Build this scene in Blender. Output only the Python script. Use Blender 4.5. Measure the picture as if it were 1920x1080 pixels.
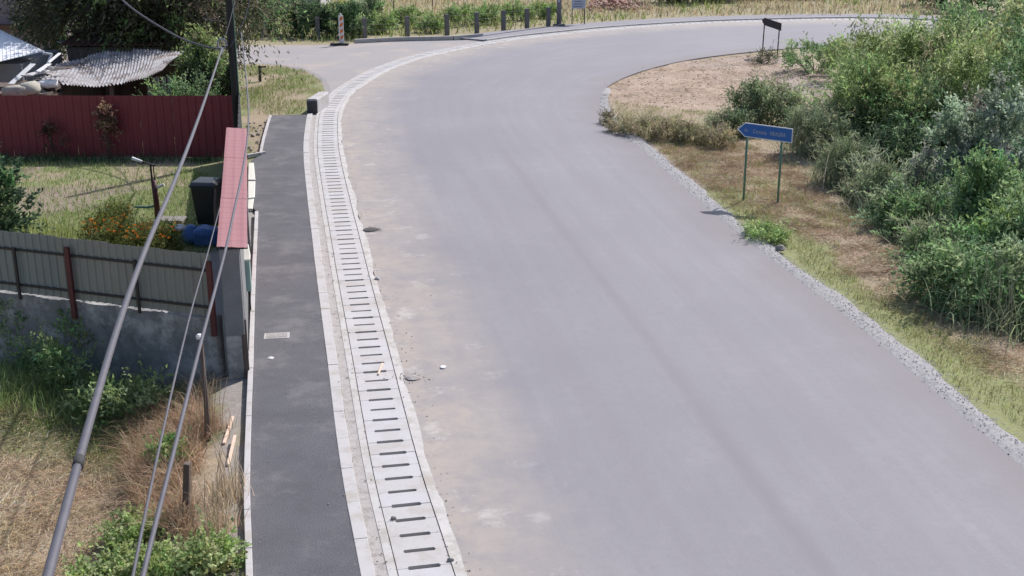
import bpy, bmesh, math, random
import numpy as np
from mathutils import Vector, Matrix

for o in list(bpy.data.objects): bpy.data.objects.remove(o)
scn = bpy.context.scene
COL = scn.collection
R = math.radians
random.seed(7)
rng = np.random.default_rng(7)

# ------------------------------------------------------------ camera, sky, sun, exposure
H = 7.8; PITCH = R(18.1); FPX = 2290.0
cam = bpy.data.cameras.new('camera'); camo = bpy.data.objects.new('camera', cam); COL.objects.link(camo)
cam.sensor_width = 36; cam.lens = FPX / 1920 * 36; cam.clip_start = 0.1; cam.clip_end = 5000
camo.location = (0, 0, H); camo.rotation_euler = (math.pi / 2 - PITCH, 0, 0)
scn.camera = camo
SUN_EL = R(47); SUN_DIR = Vector((0.62, 0.78, 0)).normalized()       # towards the sun, on the ground
w = bpy.data.worlds.new('World'); scn.world = w; w.use_nodes = True
nt = w.node_tree; bg = nt.nodes['Background']; sky = nt.nodes.new('ShaderNodeTexSky')
sky.sky_type = 'NISHITA'; sky.sun_disc = False; sky.sun_elevation = SUN_EL
sky.sun_rotation = math.atan2(SUN_DIR.x, SUN_DIR.y)
sky.air_density = 1.0; sky.dust_density = 2.0; sky.ozone_density = 1.5
nt.links.new(sky.outputs[0], bg.inputs[0]); bg.inputs[1].default_value = 0.12
sl = bpy.data.lights.new('sun', 'SUN'); sl.energy = 4.15; sl.angle = R(0.55); sl.color = (1, 0.96, 0.92)
so = bpy.data.objects.new('sun', sl); COL.objects.link(so)
sv = Vector((SUN_DIR.x * math.cos(SUN_EL), SUN_DIR.y * math.cos(SUN_EL), math.sin(SUN_EL)))
so.rotation_euler = (-sv).to_track_quat('-Z', 'Y').to_euler(); so.location = (0, 0, 60)
vs = scn.view_settings; vs.view_transform = 'Standard'; vs.look = 'None'; vs.gamma = 1.0; vs.exposure = 0.28
vs.use_curve_mapping = False
scn.render.engine = 'CYCLES'

# ------------------------------------------------------------ surveying: photo point -> place on a level or upright plane
CP, SP = math.cos(PITCH), math.sin(PITCH)
def ray(px, py):
    a = (px - 960) / FPX; b = -(py - 540) / FPX
    return (a, CP + b * SP, -SP + b * CP)
def G(px, py, z=0.0):
    d = ray(px, py); t = (z - H) / d[2]
    return Vector((d[0] * t, d[1] * t, z))
def AY(px, py, Y):
    d = ray(px, py); t = Y / d[1]
    return Vector((d[0] * t, Y, H + d[2] * t))
def AD(px, py, depth):
    d = ray(px, py)
    return Vector((d[0] * depth, d[1] * depth, H + d[2] * depth))
def on_wall(px, py, P, e):                   # upright plane through P along e -> (distance along, height)
    d = ray(px, py)
    # t*d.xy = P + s*e
    det = d[0] * (-e[1]) - (-e[0]) * d[1]
    t = (P[0] * (-e[1]) - (-e[0]) * P[1]) / det
    s = (d[0] * t - P[0]) * e[0] + (d[1] * t - P[1]) * e[1]
    return s, H + d[2] * t

# ------------------------------------------------------------ helpers
def link(o, parent=None):
    COL.objects.link(o)
    if parent: o.parent = parent
    return o
def tag(o, label=None, cat=None, group=None, kind=None):
    if label: o['label'] = label
    if cat: o['category'] = cat
    if group: o['group'] = group
    if kind: o['kind'] = kind
    return o
def empty(name, loc, rz=0.0):
    o = bpy.data.objects.new(name, None); COL.objects.link(o); o.location = loc; o.rotation_euler = (0, 0, rz)
    o.empty_display_size = 0.2
    return o
class MB:
    def __init__(s): s.v = []; s.f = []; s.uv = None
    def add(s, vs, fs):
        n = len(s.v); s.v += [tuple(p) for p in vs]; s.f += [tuple(i + n for i in f) for f in fs]; return s
    def box(s, c, d, rz=0.0, tilt=None):
        hx, hy, hz = d[0] / 2, d[1] / 2, d[2] / 2
        M = Matrix.Rotation(rz, 3, 'Z')
        if tilt: M = M @ tilt
        P = [Vector(c) + M @ Vector((x * hx, y * hy, z * hz)) for z in (-1, 1) for y in (-1, 1) for x in (-1, 1)]
        return s.add(P, [(0, 2, 3, 1), (4, 5, 7, 6), (0, 1, 5, 4), (2, 6, 7, 3), (0, 4, 6, 2), (1, 3, 7, 5)])
    def bar(s, a, b, wx, wy):                # rectangular bar from a to b
        a = Vector(a); b = Vector(b); t = (b - a).normalized()
        u = t.cross(Vector((0, 0, 1)))
        if u.length < 1e-3: u = Vector((1, 0, 0))
        u.normalize(); v = t.cross(u)
        P = [p + u * (i * wx / 2) + v * (j * wy / 2) for p in (a, b) for i, j in ((-1, -1), (1, -1), (1, 1), (-1, 1))]
        return s.add(P, [(0, 3, 2, 1), (4, 5, 6, 7)] + [(k, (k + 1) % 4, (k + 1) % 4 + 4, k + 4) for k in range(4)])
    def tube(s, path, rad, n=8, cap=True):
        path = [Vector(p) for p in path]
        if not hasattr(rad, '__len__'): rad = [rad] * len(path)
        rings = []; pu = None
        for i, p in enumerate(path):
            t = (path[min(i + 1, len(path) - 1)] - path[max(i - 1, 0)]).normalized()
            if pu is None:
                u = t.cross(Vector((0, 0, 1)))
                if u.length < 1e-2: u = t.cross(Vector((1, 0, 0)))
            else: u = pu - t * pu.dot(t)
            u.normalize(); pu = u; v = t.cross(u)
            rings.append([p + (u * math.cos(2 * math.pi * k / n) + v * math.sin(2 * math.pi * k / n)) * rad[i] for k in range(n)])
        P = [q for r_ in rings for q in r_]; F = []
        for i in range(len(path) - 1):
            for k in range(n):
                F.append((i * n + k, i * n + (k + 1) % n, (i + 1) * n + (k + 1) % n, (i + 1) * n + k))
        if cap: F += [tuple(range(n - 1, -1, -1)), tuple((len(path) - 1) * n + k for k in range(n))]
        return s.add(P, F)
    def lathe(s, c, prof, n=16):
        P = []; F = []
        for r_, z in prof:
            for k in range(n): P.append((c[0] + r_ * math.cos(2 * math.pi * k / n), c[1] + r_ * math.sin(2 * math.pi * k / n), c[2] + z))
        for i in range(len(prof) - 1):
            for k in range(n): F.append((i * n + k, i * n + (k + 1) % n, (i + 1) * n + (k + 1) % n, (i + 1) * n + k))
        F += [tuple(range(n - 1, -1, -1)), tuple((len(prof) - 1) * n + k for k in range(n))]
        return s.add(P, F)
    def prism(s, poly, z0, z1):
        n = len(poly); P = [(x, y, z0) for x, y in poly] + [(x, y, z1) for x, y in poly]
        return s.add(P, [tuple(range(n - 1, -1, -1)), tuple(range(n, 2 * n))] + [(k, (k + 1) % n, (k + 1) % n + n, k + n) for k in range(n)])
    def mesh(s, name, m=None, smooth=False):
        me = bpy.data.meshes.new(name); me.from_pydata(s.v, [], s.f); me.update()
        if s.uv is not None:
            l = me.uv_layers.new(name='UVMap'); vi = np.zeros(len(me.loops), dtype=np.int32); me.loops.foreach_get('vertex_index', vi)
            l.data.foreach_set('uv', np.asarray(s.uv, dtype=np.float32)[vi].ravel())
        bm = bmesh.new(); bm.from_mesh(me); bmesh.ops.recalc_face_normals(bm, faces=bm.faces[:]); bm.to_mesh(me); bm.free()
        if smooth: me.shade_smooth()
        if m: me.materials.append(m)
        return me
    def build(s, name, m, parent=None, bevel=0.0, smooth=False, loc=None):
        o = bpy.data.objects.new(name, s.mesh(name, m, smooth)); link(o, parent)
        if loc is not None: o.location = loc
        if bevel:
            b = o.modifiers.new('bevel', 'BEVEL'); b.width = bevel; b.segments = 2; b.limit_method = 'ANGLE'
        return o
def np_mesh(name, V, T, m, col=None):
    me = bpy.data.meshes.new(name); V = np.ascontiguousarray(V, dtype=np.float32); T = np.ascontiguousarray(T, dtype=np.int32)
    k = T.shape[1]
    me.vertices.add(len(V)); me.vertices.foreach_set('co', V.ravel())
    me.loops.add(T.size); me.loops.foreach_set('vertex_index', T.ravel())
    me.polygons.add(len(T)); me.polygons.foreach_set('loop_start', np.arange(0, T.size, k, dtype=np.int32))
    me.update(calc_edges=True)
    if col is not None:
        a = me.color_attributes.new('col', 'FLOAT_COLOR', 'POINT')
        c = np.ones((len(V), 4), dtype=np.float32); c[:, :3] = col; a.data.foreach_set('color', c.ravel())
    me.materials.append(m); return me
_h = np.random.default_rng(99).random((256, 256))
def vnoise(x, y, sc=1.0):
    x = np.asarray(x, float) / sc; y = np.asarray(y, float) / sc
    xi = np.floor(x).astype(int); yi = np.floor(y).astype(int); fx = x - xi; fy = y - yi
    fx = fx * fx * (3 - 2 * fx); fy = fy * fy * (3 - 2 * fy)
    g = lambda a, b: _h[a % 256, b % 256]
    return (g(xi, yi) * (1 - fx) + g(xi + 1, yi) * fx) * (1 - fy) + (g(xi, yi + 1) * (1 - fx) + g(xi + 1, yi + 1) * fx) * fy
def fbm(x, y, sc): return 0.55 * vnoise(x, y, sc) + 0.3 * vnoise(x + 37, y + 11, sc * .45) + 0.15 * vnoise(x + 91, y + 53, sc * .2)
def pip(x, y, poly):
    x = np.asarray(x); y = np.asarray(y); ins = np.zeros(x.shape, bool); n = len(poly)
    for i in range(n):
        x1, y1 = poly[i][0], poly[i][1]; x2, y2 = poly[(i + 1) % n][0], poly[(i + 1) % n][1]
        c = ((y1 > y) != (y2 > y)); ins ^= c & (x < (x2 - x1) * (y - y1) / (y2 - y1 + 1e-12) + x1)
    return ins
def pdist(x, y, line):
    d = np.full(np.shape(x), 1e9)
    for (a, b) in zip(line[:-1], line[1:]):
        ax, ay = a[0], a[1]; bx, by = b[0] - ax, b[1] - ay; L2 = bx * bx + by * by + 1e-9
        t = np.clip(((x - ax) * bx + (y - ay) * by) / L2, 0, 1)
        d = np.minimum(d, np.hypot(x - ax - t * bx, y - ay - t * by))
    return d
def spline(pts, step):                       # Catmull-Rom through world xy, resampled evenly
    P = [Vector((p[0], p[1])) for p in pts]; P = [P[0] * 2 - P[1]] + P + [P[-1] * 2 - P[-2]]; out = []
    for i in range(1, len(P) - 2):
        for k in range(24):
            t = k / 24; a, b, c, d = P[i - 1], P[i], P[i + 1], P[i + 2]
            out.append(0.5 * ((2 * b) + (c - a) * t + (2 * a - 5 * b + 4 * c - d) * t * t + (3 * b - a - 3 * c + d) * t ** 3))
    out.append(P[-2]); A = np.array([(p.x, p.y) for p in out]); s = np.r_[0, np.cumsum(np.hypot(*np.diff(A, axis=0).T))]
    q = np.arange(0, s[-1], step)
    return np.c_[np.interp(q, s, A[:, 0]), np.interp(q, s, A[:, 1])]
def normals(C):
    t = np.gradient(C, axis=0); t /= np.linalg.norm(t, axis=1)[:, None]
    return t, np.c_[-t[:, 1], t[:, 0]]       # tangent, left normal
def grid_mb(rows, uv=None):                  # rows: (n, m, 3)
    n, m = len(rows), len(rows[0]); mb = MB()
    mb.v = [tuple(p) for r_ in rows for p in r_]
    mb.f = [(i * m + j, i * m + j + 1, (i + 1) * m + j + 1, (i + 1) * m + j) for i in range(n - 1) for j in range(m - 1)]
    if uv is not None: mb.uv = [q for r_ in uv for q in r_]
    return mb

# ------------------------------------------------------------ materials
MATS = {}
def newmat(name):
    m = bpy.data.materials.new(name); m.use_nodes = True; MATS[name] = m
    return m, m.node_tree, m.node_tree.nodes['Principled BSDF']
def nd(nt, t, **kw):
    n = nt.nodes.new(t)
    for k, v in kw.items(): setattr(n, k, v)
    return n
def noise_node(nt, scale, detail=4, rough=.6, vec=None):
    n = nd(nt, 'ShaderNodeTexNoise'); n.inputs['Scale'].default_value = scale; n.inputs['Detail'].default_value = detail
    n.inputs['Roughness'].default_value = rough
    if vec is not None: nt.links.new(vec, n.inputs['Vector'])
    return n
def ramp(nt, src, stops):
    r_ = nd(nt, 'ShaderNodeValToRGB'); el = r_.color_ramp.elements
    while len(el) < len(stops): el.new(0.5)
    for e, (p, c) in zip(el, stops):
        e.position = p; e.color = (c, c, c, 1) if not hasattr(c, '__len__') else (*c[:3], 1)
    nt.links.new(src, r_.inputs[0]); return r_.outputs[0]
def mixc(nt, fac, a, b, mode='MIX'):
    m = nd(nt, 'ShaderNodeMix', data_type='RGBA', blend_type=mode)
    for s, v in ((m.inputs[0], fac), (m.inputs[6], a), (m.inputs[7], b)):
        if hasattr(v, 'is_linked') or hasattr(v, 'links'): nt.links.new(v, s)
        elif hasattr(v, '__len__'): s.default_value = (*v[:3], 1)
        else: s.default_value = v
    return m.outputs[2]
def mat(name, c1, c2=None, scale=3.0, rough=.85, bump=.2, bscale=40, metal=0.0, stain=None, sscale=1.2, fine=True, stretch=None):
    m, nt, b = newmat(name); c2 = c2 or tuple(x * .7 for x in c1)
    g = nd(nt, 'ShaderNodeNewGeometry'); vec = g.outputs['Position']
    if stretch:
        mp = nd(nt, 'ShaderNodeMapping'); mp.inputs['Scale'].default_value = stretch; nt.links.new(vec, mp.inputs['Vector']); vec = mp.outputs[0]
    n1 = noise_node(nt, scale, 6, .62, vec)
    col = mixc(nt, ramp(nt, n1.outputs[0], [(.35, 0), (.68, 1)]), c1, c2)
    if fine:
        n2 = noise_node(nt, bscale * 1.7, 3, .6, g.outputs['Position'])
        col = mixc(nt, ramp(nt, n2.outputs[0], [(.36, .3), (.6, 0)]), col, tuple(x * .45 for x in c1))
    if stain:
        n3 = noise_node(nt, sscale, 7, .7, vec)
        col = mixc(nt, ramp(nt, n3.outputs[0], [(.5, 0), (.64, 1)]), col, stain)
    nt.links.new(col, b.inputs['Base Color']); b.inputs['Roughness'].default_value = rough; b.inputs['Metallic'].default_value = metal
    if bump:
        n4 = noise_node(nt, bscale, 5, .65, g.outputs['Position']); bp = nd(nt, 'ShaderNodeBump'); bp.inputs['Strength'].default_value = bump
        bp.inputs['Distance'].default_value = .02; nt.links.new(n4.outputs[0], bp.inputs['Height']); nt.links.new(bp.outputs[0], b.inputs['Normal'])
    return m
def leafmat(name, trans=.3, rough=.6):
    m, nt, b = newmat(name); a = nd(nt, 'ShaderNodeAttribute', attribute_name='col')
    b.inputs['Roughness'].default_value = rough; nt.links.new(a.outputs['Color'], b.inputs['Base Color'])
    b.inputs['Specular IOR Level'].default_value = .25
    t = nd(nt, 'ShaderNodeBsdfTranslucent'); nt.links.new(a.outputs['Color'], t.inputs[0])
    mx = nd(nt, 'ShaderNodeMixShader'); mx.inputs[0].default_value = trans
    nt.links.new(b.outputs[0], mx.inputs[1]); nt.links.new(t.outputs[0], mx.inputs[2])
    nt.links.new(mx.outputs[0], nt.nodes['Material Output'].inputs[0]); return m

M_leaf = leafmat('foliage', .48); M_grass = leafmat('grass', .45, .8); M_straw = leafmat('cut_straw', .08, .85)
M_conc = mat('pale_concrete', (.47, .455, .465), (.42, .41, .41), 2.0, .9, .15, 60, stain=(.36, .34, .32), sscale=2.2)
M_kerb = mat('kerb_concrete', (.49, .47, .475), (.44, .425, .425), 3.0, .9, .15, 70, stain=(.38, .35, .32), sscale=3)
M_mortar = mat('dirty_mortar', (.45, .42, .41), (.36, .33, .315), 7.0, .95, .6, 45, stain=(.28, .25, .235), sscale=6)
M_lip = mat('drain_edge_concrete', (.52, .50, .49), (.43, .41, .40), 4.0, .9, .25, 60, stain=(.36, .33, .30), sscale=2)
M_walk = mat('fresh_asphalt', (.118, .116, .132), (.092, .09, .104), 1.3, .88, .9, 48, stain=(.15, .145, .155), sscale=.9)
M_dark = mat('dark_void', (.02, .02, .02), (.012, .012, .012), 3, .95, .1)
M_wallc = mat('weathered_concrete_wall', (.27, .265, .262), (.14, .137, .138), 2.6, .95, .7, 16, stain=(.42, .41, .40), sscale=2.0)
M_pillar = mat('grey_render', (.25, .25, .255), (.19, .19, .195), 2.5, .92, .35, 30)
M_redcop = mat('faded_red_sheet', (.30, .130, .143), (.28, .118, .13), 2.0, .7, .05, 40, fine=False)
M_redf = mat('dark_red_sheet', (.225, .03, .04), (.19, .026, .035), 1.0, .6, .04, 20, fine=False)
M_redp = mat('dark_red_post', (.11, .022, .024), (.07, .018, .02), 4.0, .6, .1, 30)
M_greyf = mat('grey_green_sheet', (.225, .245, .235), (.185, .205, .20), 1.4, .55, .05, 30, fine=False, stretch=(1, 1, .25))
M_greyf2 = mat('grey_sheet_warm', (.245, .25, .225), (.205, .21, .19), 1.4, .55, .05, 30, fine=False, stretch=(1, 1, .25))
M_iron = mat('dark_iron', (.035, .035, .04), (.05, .035, .03), 6, .6, .2, 50, metal=.2)
M_wood = mat('weathered_wood', (.16, .12, .10), (.09, .065, .055), 6.0, .9, .4, 40, stretch=(3, 3, .3))
M_newwood = mat('pale_new_wood', (.78, .60, .47), (.70, .52, .40), 8.0, .8, .2, 50, stretch=(4, 4, .5))
M_pole = mat('tarred_pole_wood', (.045, .04, .04), (.025, .022, .022), 5.0, .9, .3, 40, stretch=(3, 3, .2))
M_cable = mat('cable_sheath', (.10, .095, .115), (.08, .076, .095), 9.0, .55, .05, 60, fine=False)
M_white = mat('white_paint', (.75, .74, .76), (.66, .65, .67), 4.0, .5, .05, 30, fine=False)
M_blue = mat('sign_blue', (.012, .105, .36), (.016, .115, .38), 5.0, .45, .02, 30, fine=False)
M_galv = mat('green_painted_post', (.10, .21, .145), (.12, .23, .165), 6.0, .6, .1, 40)
M_signback = mat('dull_sign_back', (.05, .04, .045), (.035, .03, .035), 5.0, .6, .05, 30)
M_mint = mat('mint_enamel', (.33, .47, .42), (.28, .41, .37), 5.0, .5, .05, 30, fine=False)
M_cream = mat('cream_enamel', (.68, .66, .60), (.60, .58, .52), 5.0, .5, .05, 30, fine=False)
M_orange = mat('marker_orange', (.75, .21, .06), (.62, .17, .05), 6.0, .5, .05, 30, fine=False)
M_shadeface = mat('shade_dark_face', (.085, .08, .088), (.06, .057, .063), 6, .8, .2)  # shade of the headwall front given as a dark colour
M_rubber = mat('black_rubber', (.03, .03, .032), (.05, .045, .045), 6.0, .8, .2, 30)
M_bin = mat('black_plastic_bin', (.018, .018, .022), (.028, .028, .033), 5.0, .45, .05, 40)
M_bluebag = mat('blue_plastic', (.05, .15, .40), (.04, .11, .30), 6.0, .45, .3, 12, fine=False)
M_bark = mat('bark', (.13, .11, .095), (.07, .055, .048), 7.0, .95, .6, 20, stretch=(2, 2, .4))
M_strawst = mat('straw_stalk', (.55, .43, .29), (.42, .32, .21), 8, .9, .0, fine=False)
M_reedst = mat('reed_stalk', (.30, .29, .19), (.22, .22, .13), 8, .9, .0, fine=False)
M_stem = mat('shrub_stem', (.14, .12, .08), (.09, .075, .05), 7.0, .95, .4, 20)
M_postc = mat('old_concrete_post', (.19, .18, .18), (.13, .125, .125), 4.0, .95, .3, 30)
M_polec = mat('concrete_pole', (.22, .22, .25), (.17, .17, .19), 2.0, .95, .2, 30)
M_roofw = mat('white_metal_roof', (.84, .85, .89), (.76, .77, .82), 1.5, .35, .05, 20, fine=False)
M_rust = mat('rusted_corrugated_sheet', (.40, .40, .44), (.24, .22, .22), 2.4, .6, .3, 25, stain=(.10, .07, .065), sscale=1.7)
M_shedw = mat('shed_board', (.20, .16, .14), (.10, .08, .07), 2.0, .9, .3, 20, stretch=(3, 3, .3))
M_plaster = mat('pinkish_plaster', (.36, .28, .31), (.29, .23, .25), .8, .9, .2, 20)
M_greyw = mat('grey_render_wall', (.32, .31, .33), (.27, .26, .28), 1.0, .9, .2, 25)
M_brick = mat('brick', (.42, .20, .12), (.34, .15, .09), 5.0, .9, .4, 30)
M_tile = mat('old_clay_tile', (.20, .09, .065), (.12, .065, .05), 3.0, .9, .4, 20)
M_glass = mat('window_glass', (.03, .035, .045), (.05, .055, .065), 2.0, .12, .0, fine=False)
M_sack = mat('pale_sack_cloth', (.50, .47, .40), (.40, .37, .31), 4.0, .95, .5, 18)
M_litter = mat('litter_white', (.72, .71, .72), (.60, .59, .60), 6.0, .6, .2, 30, fine=False)
M_stone = mat('stone_rubble', (.30, .28, .26), (.20, .18, .17), 5.0, .95, .6, 15)
M_board = mat('notice_board_face', (.46, .48, .56), (.40, .42, .50), 6.0, .5, .02, 20, fine=False)
M_print = mat('grey_print', (.16, .17, .24), (.14, .15, .20), 6.0, .7, .0, fine=False)
M_letter = mat('sign_lettering', (.42, .42, .46), (.36, .36, .40), 6.0, .5, .0, fine=False)
M_clod = mat('asphalt_crumbs', (.10, .095, .095), (.06, .055, .055), 5.0, .95, .6, 30)
M_pale = mat('pale_render', (.55, .53, .53), (.48, .46, .46), 1.0, .9, .2, 20)

# road: dusty asphalt, dirt washed along the drain side, a laying joint down the middle (uv: across 0..1, metres along)
def road_material():
    m, nt, b = newmat('dusty_asphalt'); g = nd(nt, 'ShaderNodeNewGeometry'); P = g.outputs['Position']
    uv = nd(nt, 'ShaderNodeUVMap'); sep = nd(nt, 'ShaderNodeSeparateXYZ'); nt.links.new(uv.outputs[0], sep.inputs[0])
    n1 = noise_node(nt, .22, 5, .55, P); col = mixc(nt, ramp(nt, n1.outputs[0], [(.35, 0), (.66, 1)]), (.226, .218, .240), (.260, .250, .273))
    # long streaks of tyre wear along the road
    mp = nd(nt, 'ShaderNodeMapping'); mp.inputs['Scale'].default_value = (22, .10, 1); nt.links.new(uv.outputs[0], mp.inputs['Vector'])
    n2 = noise_node(nt, 1.0, 4, .6, mp.outputs[0]); col = mixc(nt, ramp(nt, n2.outputs[0], [(.40, .38), (.60, 0)]), col, (.205, .193, .225))
    # fine grain
    n3 = noise_node(nt, 55, 4, .75, P); col = mixc(nt, ramp(nt, n3.outputs[0], [(.38, .42), (.60, 0)]), col, (.165, .155, .175))
    n3c = noise_node(nt, 38, 4, .75, P); col = mixc(nt, ramp(nt, n3c.outputs[0], [(.60, 0), (.72, .4)]), col, (.38, .365, .395))
    nl = noise_node(nt, .9, 6, .65, P); col = mixc(nt, ramp(nt, nl.outputs[0], [(.56, 0), (.70, .14)]), col, (.345, .33, .355))
    n3b = noise_node(nt, 7, 5, .7, P); col = mixc(nt, ramp(nt, n3b.outputs[0], [(.30, .5), (.48, 0)]), col, (.20, .19, .21))
    def m_(op, a, b_=None):
        x = nd(nt, 'ShaderNodeMath', operation=op)
        for i, v in enumerate((a, b_)):
            if v is None: continue
            if hasattr(v, 'links'): nt.links.new(v, x.inputs[i])
            else: x.inputs[i].default_value = v
        return x.outputs[0]
    u = sep.outputs[0]; vv = sep.outputs[1]
    nw = noise_node(nt, .5, 5, .6, P)
    uw = m_('ADD', u, m_('MULTIPLY', m_('SUBTRACT', nw.outputs[0], .5), .30))
    dust = m_('MULTIPLY', ramp(nt, uw, [(.02, 1), (.25, 0)]), .85)
    nd1 = noise_node(nt, 2.3, 6, .65, P); dust = m_('MULTIPLY', dust, ramp(nt, nd1.outputs[0], [(.28, .35), (.6, 1)]))
    col = mixc(nt, dust, col, (.375, .325, .285))
    # grey silt close to the drain and pale mortar spills
    nd2 = noise_node(nt, 1.1, 6, .7, P); spill = m_('MULTIPLY', ramp(nt, nd2.outputs[0], [(.58, 0), (.68, 1)]), ramp(nt, u, [(.02, .7), (.26, 0)]))
    col = mixc(nt, spill, col, (.47, .445, .43))
    nd3 = noise_node(nt, 3.1, 6, .7, P); dk = m_('MULTIPLY', ramp(nt, nd3.outputs[0], [(.57, 0), (.68, .7)]), ramp(nt, u, [(.0, 1), (.10, 0)]))
    col = mixc(nt, dk, col, (.235, .205, .195))
    # dark joint
    us = m_('ADD', u, m_('MULTIPLY', m_('SUBTRACT', noise_node(nt, .9, 3, .5, P).outputs[0], .5), .012))
    jd = m_('ABSOLUTE', m_('SUBTRACT', us, .527)); joint = ramp(nt, jd, [(.004, .6), (.024, 0)])
    nj = noise_node(nt, .35, 3, .6, P); joint = m_('MULTIPLY', joint, ramp(nt, nj.outputs[0], [(.3, .45), (.6, 1)]))
    fade = ramp(nt, m_('MULTIPLY', vv, .01), [(.27, 1), (.42, 0)]); joint = m_('MULTIPLY', joint, fade)
    col = mixc(nt, joint, col, (.19, .175, .195))
    # browned outer edge by the gravel
    edge = ramp(nt, uw, [(.86, 0), (1.0, .75)]); col = mixc(nt, edge, col, (.20, .18, .19))
    # oil drops
    vo = nd(nt, 'ShaderNodeTexVoronoi'); vo.inputs['Scale'].default_value = 1.35; nt.links.new(P, vo.inputs['Vector'])
    sp = m_('MULTIPLY', ramp(nt, vo.outputs['Distance'], [(.025, .8), (.05, 0)]), ramp(nt, noise_node(nt, .3, 2, .5, P).outputs[0], [(.5, 0), (.56, 1)]))
    col = mixc(nt, sp, col, (.10, .09, .10))
    nt.links.new(col, b.inputs['Base Color']); b.inputs['Roughness'].default_value = .82
    bp = nd(nt, 'ShaderNodeBump'); bp.inputs['Strength'].default_value = .3; bp.inputs['Distance'].default_value = .008
    nt.links.new(noise_node(nt, 110, 4, .7, P).outputs[0], bp.inputs['Height']); nt.links.new(bp.outputs[0], b.inputs['Normal'])
    return m
M_road = road_material()
M_side = mat('dusty_side_road', (.30, .285, .295), (.34, .31, .305), .35, .9, .3, 50, stain=(.36, .31, .285), sscale=.5)
def terrain_material():
    m, nt, b = newmat('ground_cover'); g = nd(nt, 'ShaderNodeNewGeometry'); P = g.outputs['Position']
    a = nd(nt, 'ShaderNodeAttribute', attribute_name='col'); col = a.outputs['Color']
    n1 = noise_node(nt, 2.6, 7, .7, P); col = mixc(nt, ramp(nt, n1.outputs[0], [(.3, .30), (.55, 0)]), col, (.17, .135, .10))
    n2 = noise_node(nt, 14, 5, .7, P); col = mixc(nt, ramp(nt, n2.outputs[0], [(.5, 0), (.68, .45)]), col, (.40, .34, .28))
    n3 = noise_node(nt, 55, 3, .7, P); col = mixc(nt, ramp(nt, n3.outputs[0], [(.36, .35), (.55, 0)]), col, (.12, .095, .075))
    nt.links.new(col, b.inputs['Base Color']); b.inputs['Roughness'].default_value = .95
    bp = nd(nt, 'ShaderNodeBump'); bp.inputs['Strength'].default_value = .7; bp.inputs['Distance'].default_value = .04
    nt.links.new(noise_node(nt, 9, 7, .7, P).outputs[0], bp.inputs['Height']); nt.links.new(bp.outputs[0], b.inputs['Normal'])
    return m
M_terr = terrain_material()

# ------------------------------------------------------------ the lines of the place
dpx = [(800, 1080), (741, 870), (694.5, 660), (663, 520), (644, 430), (632, 374), (616.5, 291), (614.5, 245), (619, 208), (640, 176),
       (666, 157), (697, 138.5), (738, 121), (790, 105), (860, 90), (960, 73), (1060, 62), (1160, 52.5), (1300, 43.5), (1420, 39), (1560, 36), (1680, 37), (1790, 42)]
dw = [G(x, y)[:2] for x, y in dpx]
v0 = Vector(dw[0]) - Vector(dw[1]); dw = [tuple(Vector(dw[0]) + v0.normalized() * 9)] + dw
v1 = Vector(dw[-1]) - Vector(dw[-2]); dw = dw + [tuple(Vector(dw[-1]) + v1.normalized() * 25)]
PITCHS = .40
DC = spline(dw, .2); DT, DN = normals(DC); DS = np.arange(len(DC)) * .2
def off(o, z, i0=0, i1=None):
    i1 = len(DC) if i1 is None else i1
    oo = o if hasattr(o, '__len__') else np.full(i1 - i0, o)
    return np.c_[DC[i0:i1] + DN[i0:i1] * np.asarray(oo)[:, None], np.full(i1 - i0, z)]
def s_at(px, py):                            # index on drain line nearest a photo point
    p = np.array(G(px, py)[:2]); return int(np.argmin(np.hypot(*(DC - p).T)))
I_END = s_at(608, 214)                       # sidewalk ends by the headwall
rpx = [(1920, 877), (1714, 700), (1608, 609), (1507, 531), (1407, 453), (1300, 366), (1238, 310), (1175, 257), (1141, 230), (1127, 204), (1126, 182),
       (1138, 163), (1178, 142), (1240, 123), (1310, 109), (1400, 98), (1490, 90), (1600, 83), (1720, 80), (1840, 80)]
rw = [G(x, y)[:2] for x, y in rpx]
v0 = (Vector(rw[0]) - Vector(rw[1])).normalized(); rw = [tuple(Vector(rw[0]) + v0 * 14)] + rw
v1 = (Vector(rw[-1]) - Vector(rw[-2])).normalized(); rw = rw + [tuple(Vector(rw[-1]) + v1 * 22)]
RC = spline(rw, .2); RT, RN = normals(RC)
def r_at(px, py):
    p = np.array(G(px, py)[:2]); return int(np.argmin(np.hypot(*(RC - p).T)))
EDGE_R = -.45                                # road starts at the haunch
LE = off(EDGE_R, 0)[:, :2]
keyL = [0, s_at(694, 660), s_at(644, 430), I_END, s_at(738, 121), s_at(960, 73), s_at(1300, 43.5), len(DC) - 1]
n0 = int(np.argmin(np.hypot(*(RC - (LE[keyL[1]] + np.array([8.6, 1.3]))).T)))
keyR = [0, n0, r_at(1270, 340), r_at(1127, 204), r_at(1150, 155), r_at(1240, 123), r_at(1420, 96), len(RC) - 1]
NST = 420
fi = np.linspace(0, len(keyL) - 1, NST)
iL = np.interp(fi, range(len(keyL)), keyL); iR = np.interp(fi, range(len(keyR)), keyR)
LP = np.c_[np.interp(iL, range(len(LE)), LE[:, 0]), np.interp(iL, range(len(LE)), LE[:, 1])]
RP = np.c_[np.interp(iR, range(len(RC)), RC[:, 0]), np.interp(iR, range(len(RC)), RC[:, 1])]
LPm = np.interp(iL, range(len(LE)), DS)
NL = 14; rows = []; uvs = []
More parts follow.
